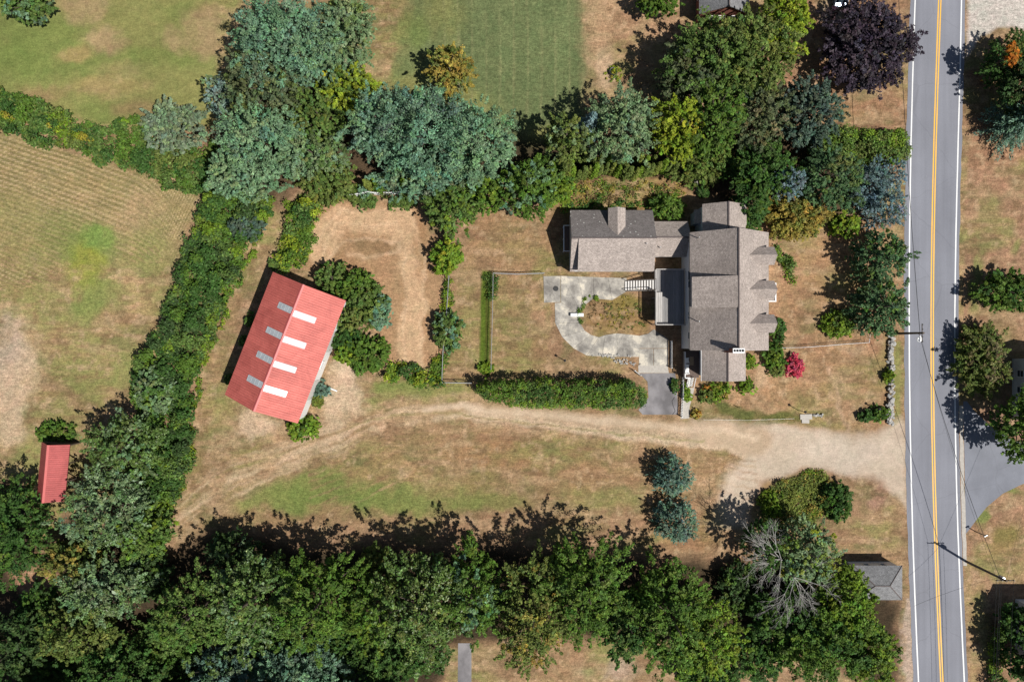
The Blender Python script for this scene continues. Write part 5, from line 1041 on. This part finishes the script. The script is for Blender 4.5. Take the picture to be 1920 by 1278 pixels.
shrub('small bush at the south end of the green strip', 912, 690, 14, 10, 1.2, 'bright', 91); mass('vine_screen', 'leafy vine at the corner of the thin wire fence', [(906, 508), (930, 506), (936, 516), (924, 545), (916, 560), (908, 540)], 1.3, ['green', 'deep', 'mid'], 92, 'vine', False, .12, 1.2, .5, .4)
mass('patio_border', 'low green plants rimming the patio island', [(1086, 572), (1096, 560), (1124, 556), (1124, 562), (1104, 568), (1094, 588), (1094, 606), (1086, 606)], .55, ['bright', 'green'], 93, 'plants', False, .1, 1.6, .4, .3, tuft=(.2, .35))
mass('island_weeds', 'dry weeds on the patio island', [(1100, 566), (1190, 558), (1222, 584), (1212, 618), (1130, 624), (1104, 606)], .25, ['gold', 'olive', 'brown'], 94, 'weeds', kind='stuff', parts=False, dens=.4, edge=.5, leaf=.08, tuft=(.15, .3))
shrub('leafy bush against the west wing north wall', 1252, 388, 32, 24, 3.2, 'green', 95, col2='mid')
shrub('small shrub in shade by the north path', 1320, 360, 9, 9, 1.5, 'deep', 96)
mass('foundation_shrubs', 'crescent of green foundation shrubs below the north dormer', [(1448, 462), (1462, 462), (1482, 478), (1496, 508), (1496, 530), (1482, 540), (1474, 528), (1478, 500), (1462, 482)], 1.2, ['green', 'mid', 'bright'], 97, 'shrub', False, .13, 1.3, .6, .35)
shrub('tall green shrub below the southern dormer', 1459, 622, 14, 24, 2.0, 'deep', 98, col2='green'); shrub('green shrub at the end of the wire fence near the house', 1452, 668, 20, 24, 2.0, 'green', 99, col2='bright')
shrub('olive shrub behind the pink bush', 1460, 690, 16, 10, 1.3, 'olive', 100); shrub('vivid pink red bush in the front yard', 1489, 684, 18, 20, 1.7, 'red', 101, col2=(.5, .09, .13), mix=.5, leaf=.11)
shrub('yellow green bush on the south wing wall', 1349, 734, 22, 18, 1.7, 'bright', 102, col2='gold', mix=.4); shrub('dark autumn tinted bush by the porch steps', 1328, 738, 16, 16, 1.4, 'olive', 103, col2='orange', mix=.3)
shrub('round green bush at the south wing corner', 1401, 722, 13, 13, 1.4, 'bright', 105); shrub('light green bush by the south wing east wall', 1405, 677, 8, 13, 1.2, 'bright', 106); shrub('orange flowered plant beside the front path', 1306, 776, 8, 6, .7, 'gold', 108, col2='orange', mix=.5)
shrub('green plant leaning over the front path', 1288, 738, 7, 12, 1.0, 'bright', 109); shrub('yellow green bush west of the pines', 1575, 607, 30, 24, 2.4, 'bright', 110, col2='mid', mix=.5)
shrub('dark bush at the end of the stone wall', 1651, 776, 13, 13, 1.6, 'green', 111, col2='deep'); shrub('dark bush beside the wall end bush', 1625, 779, 13, 10, 1.3, 'deep', 112); shrub('small bush growing on the stone wall', 1667, 705, 9, 11, 1.4, 'bright', 113)
shrub('small dark shrub by the parking pad curb', 1264, 722, 6, 10, 1.0, 'deep', 114)
# --- the long bramble strip in the west
mass('bramble_thicket', 'long dense strip of dark brambles between hay field and barn lane', [(378, 368), (430, 355), (508, 372), (502, 395), (478, 440), (440, 515), (402, 615), (364, 700), (350, 790), (352, 870), (312, 965), (292, 1040), (250, 1060), (250, 900), (262, 800), (244, 740), (250, 685), (300, 612), (312, 560), (342, 480)], 3.0, ['green', 'deep', 'dark', 'mid', 'bright', 'olive'], 120, 'thicket', kind='stuff', parts=False, wts=[3, 3, 2, 2, 1.6, 1], leaf=.17, dens=1.1, bumps=.45, patch=3.0)
mass('weed_fringe', 'yellow green weeds fringing the barn lane side of brambles', [(500, 390), (506, 400), (486, 446), (446, 522), (409, 620), (373, 704), (358, 792), (360, 872), (322, 968), (308, 975), (340, 880), (348, 790), (366, 700), (404, 612), (440, 512), (478, 440)], 1.2, ['bright', 'lime', 'mid', 'yellow', 'green'], 119, 'weeds', kind='stuff', parts=False, wts=[4, 2, 3, .6, 3], leaf=.13, tuft=(.25, .45))
B('broadleaf_tree', 'silvery bush tree in the bramble strip', 285, 735, 38, 40, 5, 'silver', 121, col2='green', mix=.5, mat='gloss'); B('broadleaf_tree', 'dark grey shrub tree low in the barn lane brambles', 460, 425, 34, 22, 4, 'darkteal', 123, leaf=.14)
# --- south-west trees
B('broadleaf_tree', 'glossy green poplar north of the small red shed group', 228, 838, 72, 58, 9, 'mid', 124, col2='silver', mix=.4, mat='gloss', dens=50, gap=.5); B('broadleaf_tree', 'silvery poplar beside the small red shed', 190, 955, 82, 70, 10, 'silver', 125, col2='mid', mix=.4, mat='gloss', gap=.4)
B('broadleaf_tree', 'bushy green tree at the south end of brambles', 265, 1000, 50, 50, 7, 'mid', 126, col2='bright', mix=.4); B('broadleaf_tree', 'olive tree south of the small red shed', 128, 1055, 52, 36, 8, 'olive', 127, col2='gold', mix=.4); B('broadleaf_tree', 'broad dark tree at the western edge by the shed track', 15, 1000, 62, 92, 10, 'deep', 128, col2='green', mix=.5)
B('broadleaf_tree', 'grey leaved poplar below the shed track', 190, 1110, 74, 54, 11, 'silver', 129, col2='mid', mix=.6, mat='gloss', gap=.4); B('broadleaf_tree', 'olive tree in the south west wood', 140, 1190, 72, 50, 10, 'olive', 130, col2='mid', mix=.5); B('broadleaf_tree', 'dark tree at the south west corner', 10, 1220, 50, 60, 11, 'dark', 131, col2='deep', mix=.5)
shrub('dark shrub hugging the north end of small red shed', 102, 812, 34, 20, 2.0, 'green', 132)
B('broadleaf_tree', 'dark green tree deep in the south west wood', 215, 1262, 90, 44, 10, 'deep', 133, col2='mid', mix=.3)
# --- southern row of maples
row = [(355, 1130, 78, 72, 12, 'mid', 'green', 'first maple of the southern row from the poplars'), (470, 1100, 84, 88, 13.5, 'mid', 'silver', 'glossy maple second in the southern row'), (590, 1110, 92, 92, 13.5, 'green', 'mid', 'broad maple third in the southern row'), (790, 1120, 98, 106, 13.5, 'mid', 'olive', 'huge maple in the middle of the southern row'), (695, 1120, 58, 70, 10.5, 'green', 'bright', 'lower maple between two larger ones in the row'), (890, 1090, 62, 84, 12, 'green', 'teal', 'maple east of the huge middle one'),
       (1000, 1130, 72, 108, 12, 'olive', 'gold', 'maple with yellowing western leaves in the row'), (1100, 1085, 90, 98, 12.5, 'green', 'mid', 'deep green maple north east of the yellowing one'), (1265, 1140, 88, 108, 12, 'green', 'mid', 'large maple above the sandy clearing'), (1330, 1180, 70, 76, 10, 'bright', 'olive', 'last light green maple of the southern row'), (1180, 1150, 58, 66, 9.5, 'deep', 'olive', 'dark maple under the two large eastern ones')]
for k, a in enumerate(row): B('maple_tree', a[7], a[0], a[1] + 28, a[2] * .90, a[3] * .92, a[4] * 1.18, a[5], 140 + k, 'tree', 'southern row of maples', a[6], .45, .16, 56, .5, .25, .17, 'gloss' if k in (1, 3) else 'leaf', 1.35, .85, .1, .2, .18, True, 1.3)
B('broadleaf_tree', 'teal tree at the southern edge behind the maples', 560, 1258, 88, 46, 9, 'teal', 160, col2='darkteal', mix=.3, elong=1.3); B('broadleaf_tree', 'green tree at the southern edge beside the teal one', 420, 1262, 70, 44, 9, 'spruce', 161, col2='mid', mix=.5); B('broadleaf_tree', 'dark green tree left of the asphalt path', 745, 1240, 86, 40, 7, 'deep', 162, col2='mid', mix=.3); B('broadleaf_tree', 'dark bush tree south of the last maple', 1330, 1275, 60, 26, 5, 'deep', 163)
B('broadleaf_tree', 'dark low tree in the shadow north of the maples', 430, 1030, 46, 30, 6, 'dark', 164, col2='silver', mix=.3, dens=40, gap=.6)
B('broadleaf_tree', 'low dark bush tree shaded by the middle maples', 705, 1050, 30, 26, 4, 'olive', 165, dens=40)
SPK = dict(col2='teal', mix=.4, mat='needle', leaf=.12, base=.05, elong=1.8, asp=.35, dens=95, gap=.1, clump=.18, lobes=.04, round_=.75, spray=.5)
B('spruce_tree', 'round blue green spruce north of its twin', 1264, 894, 36, 36, 5.6, 'spruce', 166, **SPK); B('spruce_tree', 'round blue green spruce south of its twin', 1272, 980, 39, 39, 6.0, 'spruce', 167, **SPK)
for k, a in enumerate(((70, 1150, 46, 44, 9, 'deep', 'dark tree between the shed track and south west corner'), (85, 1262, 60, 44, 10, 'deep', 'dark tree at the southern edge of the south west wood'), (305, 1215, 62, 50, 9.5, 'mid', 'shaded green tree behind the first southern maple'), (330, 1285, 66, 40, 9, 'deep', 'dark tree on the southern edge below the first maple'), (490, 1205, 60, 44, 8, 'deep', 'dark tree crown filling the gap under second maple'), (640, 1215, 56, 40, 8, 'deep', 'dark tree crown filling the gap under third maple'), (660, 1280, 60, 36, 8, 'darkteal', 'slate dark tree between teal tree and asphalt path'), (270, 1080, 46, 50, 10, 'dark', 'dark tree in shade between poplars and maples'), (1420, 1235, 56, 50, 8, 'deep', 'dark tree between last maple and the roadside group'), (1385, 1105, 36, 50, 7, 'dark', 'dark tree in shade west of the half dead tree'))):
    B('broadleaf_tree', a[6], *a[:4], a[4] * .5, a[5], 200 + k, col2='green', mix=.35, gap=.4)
for k, (x, y) in enumerate(((-30, 1350), (70, 1355), (170, 1360), (270, 1352), (390, 1362), (500, 1350), (610, 1358), (720, 1362))):
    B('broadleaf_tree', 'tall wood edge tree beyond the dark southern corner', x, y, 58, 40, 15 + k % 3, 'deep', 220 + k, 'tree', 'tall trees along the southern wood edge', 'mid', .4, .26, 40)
# --- south-east group
mass('juniper_mound', 'sprawling yellow green juniper mound beside the gravel drive', [(1420, 960), (1440, 920), (1470, 900), (1505, 884), (1545, 892), (1560, 930), (1556, 968), (1520, 982), (1460, 984), (1430, 985)], .95, ['juniper', 'olive', 'gold', 'bright'], 170, 'shrub', False, .12, 1.4, .8, .7, patch=1.6, wts=[3, 3, 1, 1])
shrub('tall dark bush on the juniper mound', 1573, 940, 27, 36, 3.0, 'deep', 171, col2='green', mix=.5); shrub('bright green bush at the west end of the juniper mound', 1446, 945, 20, 26, 1.6, 'bright', 172, col2='juniper')
B('broadleaf_tree', 'half dead green tree with bleached branches', 1515, 1040, 60, 60, 11, 'sage', 173, col2='lime', mix=.3, dens=48, gap=.5, clump=.2); B('broadleaf_tree', 'dark green tree west of the bleached branches', 1440, 1030, 40, 46, 10, 'deep', 174, dens=22, gap=.95)
B('broadleaf_tree', 'bright leaved maple shading the roadside garage', 1586, 1132, 58, 62, 9.5, 'bright', 175, col2='green', mix=.6, leaf=.17); B('broadleaf_tree', 'dark maple at the gravel verge south of the garage', 1555, 1215, 96, 66, 10, 'green', 176, col2='deep', mix=.5, leaf=.17); B('broadleaf_tree', 'dark green maple west of the garage', 1480, 1160, 66, 56, 8, 'deep', 177, col2='green', mix=.5); B('broadleaf_tree', 'green maple at the southern edge by the road', 1640, 1232, 46, 56, 9, 'bright', 178, col2='mid', mix=.6)
rg = random.Random(9); dt = empty('dead_tree', W(1462, 1046, 7.5), 0, 'bleached leafless branches fanning out of the half dead tree', 'tree'); dt.location.z = 0
def twig(mb, p, d, ln, r, lev):
    q = p; pts = [p]
    for k in range(3): d = (d + Vector((rg.gauss(0, .10), rg.gauss(0, .10), rg.gauss(0, .07)))).normalized(); q = q + d * ln / 3; pts.append(q)
    mb.tube(pts, [r, r * .8, r * .6, r * .3], 4, False)
    if lev:
        for k in range(5 if lev > 1 else 4):
            i = rg.choice((1, 2, 2, 3)); twig(mb, pts[i], (d + Vector((rg.gauss(0, .42), rg.gauss(0, .42), rg.gauss(0, .2)))).normalized(), ln * rg.uniform(.45, .65), r * .55, lev - 1)
for ox, oy, fans in ((0, 0, (1.9, 2.4, 2.8, 3.2, 3.7, -2.2, -1.7)), (1.6, -2.2, (-.3, -.8, -1.2, -1.7, -2.2, .4))):
    MB().tube([(ox * .3, oy * .3, 0), (ox * .8, oy * .8, 4.5), (ox, oy, 8.2)], [.2, .13, .06], 7).build('trunk', M['deadwood'], dt)
    for k, a in enumerate(fans):
        bm_ = MB(); twig(bm_, Vector((ox, oy, 8.0 - .3 * (k % 3))), Vector((math.cos(a), math.sin(a), .22)), rg.uniform(2.8, 3.8), .042, 3); bm_.build('branch', M['deadwood'], dt)
# --- east of the road
B('broadleaf_tree', 'dark maple with orange autumn streaks across the road', 1908, 120, 52, 60, 6.2, 'deep', 180, col2='olive', mix=.4); B('autumn_branch', 'orange red leaves on the dark roadside maple', 1898, 102, 9, 22, 7.2, 'orange', 181, 'branch', None, 'gold', .4, .13, 90, .1, .84, .3)
conifer('fir_tree', 'blue green fir with open branches across the road', 1914, 225, 58, 8, 'spruce', 182, dense=.75, tuft=.42, droop=.15, leaf=.18, col2='teal'); B('broadleaf_tree', 'dark tree behind the blue green fir', 1940, 165, 50, 60, 8.5, 'dark', 183, col2='deep')
B('broadleaf_tree', 'dark round leaved tree alone on the eastern grass', 1892, 545, 56, 36, 4.5, 'green', 184, col2='deep', mix=.5); B('broadleaf_tree', 'rounded bronze green maple at the road edge', 1845, 676, 46, 72, 4.6, 'olive', 185, col2=(.15, .12, .06), mix=.5, leaf=.14, clump=.15, gap=.1, base=.08)
B('broadleaf_tree', 'large green tree over the side road', 1930, 805, 46, 66, 10, 'green', 186, col2='deep', mix=.4); mass('roadside_hedge', 'ragged green hedge under the eastern power wires', [(1856, 1190), (1872, 1168), (1890, 1180), (1892, 1300), (1866, 1300)], 3.0, ['mid', 'green', 'deep', 'bright'], 187, 'hedge', False, .15, 1.2, 1.0, .45)
B('broadleaf_tree', 'dark green tree at the house behind the utility pole', 1912, 1170, 30, 34, 5, 'deep', 188, col2='green'); B('broadleaf_tree', 'dark tree at the south east corner', 1945, 1250, 40, 40, 8, 'deep', 189)
mass('planter_flowers', 'yellow flowers ringing the round dark planter', [(1131, 140), (1136, 128), (1146, 124), (1162, 126), (1170, 138), (1164, 148), (1146, 154), (1136, 150)], .5, ['lime', 'yellow', 'bright'], 190, 'flowers', True, .1, 1.0, .3, .2, tuft=(.18, .3))
print('leaves', LEAF_TOTAL)
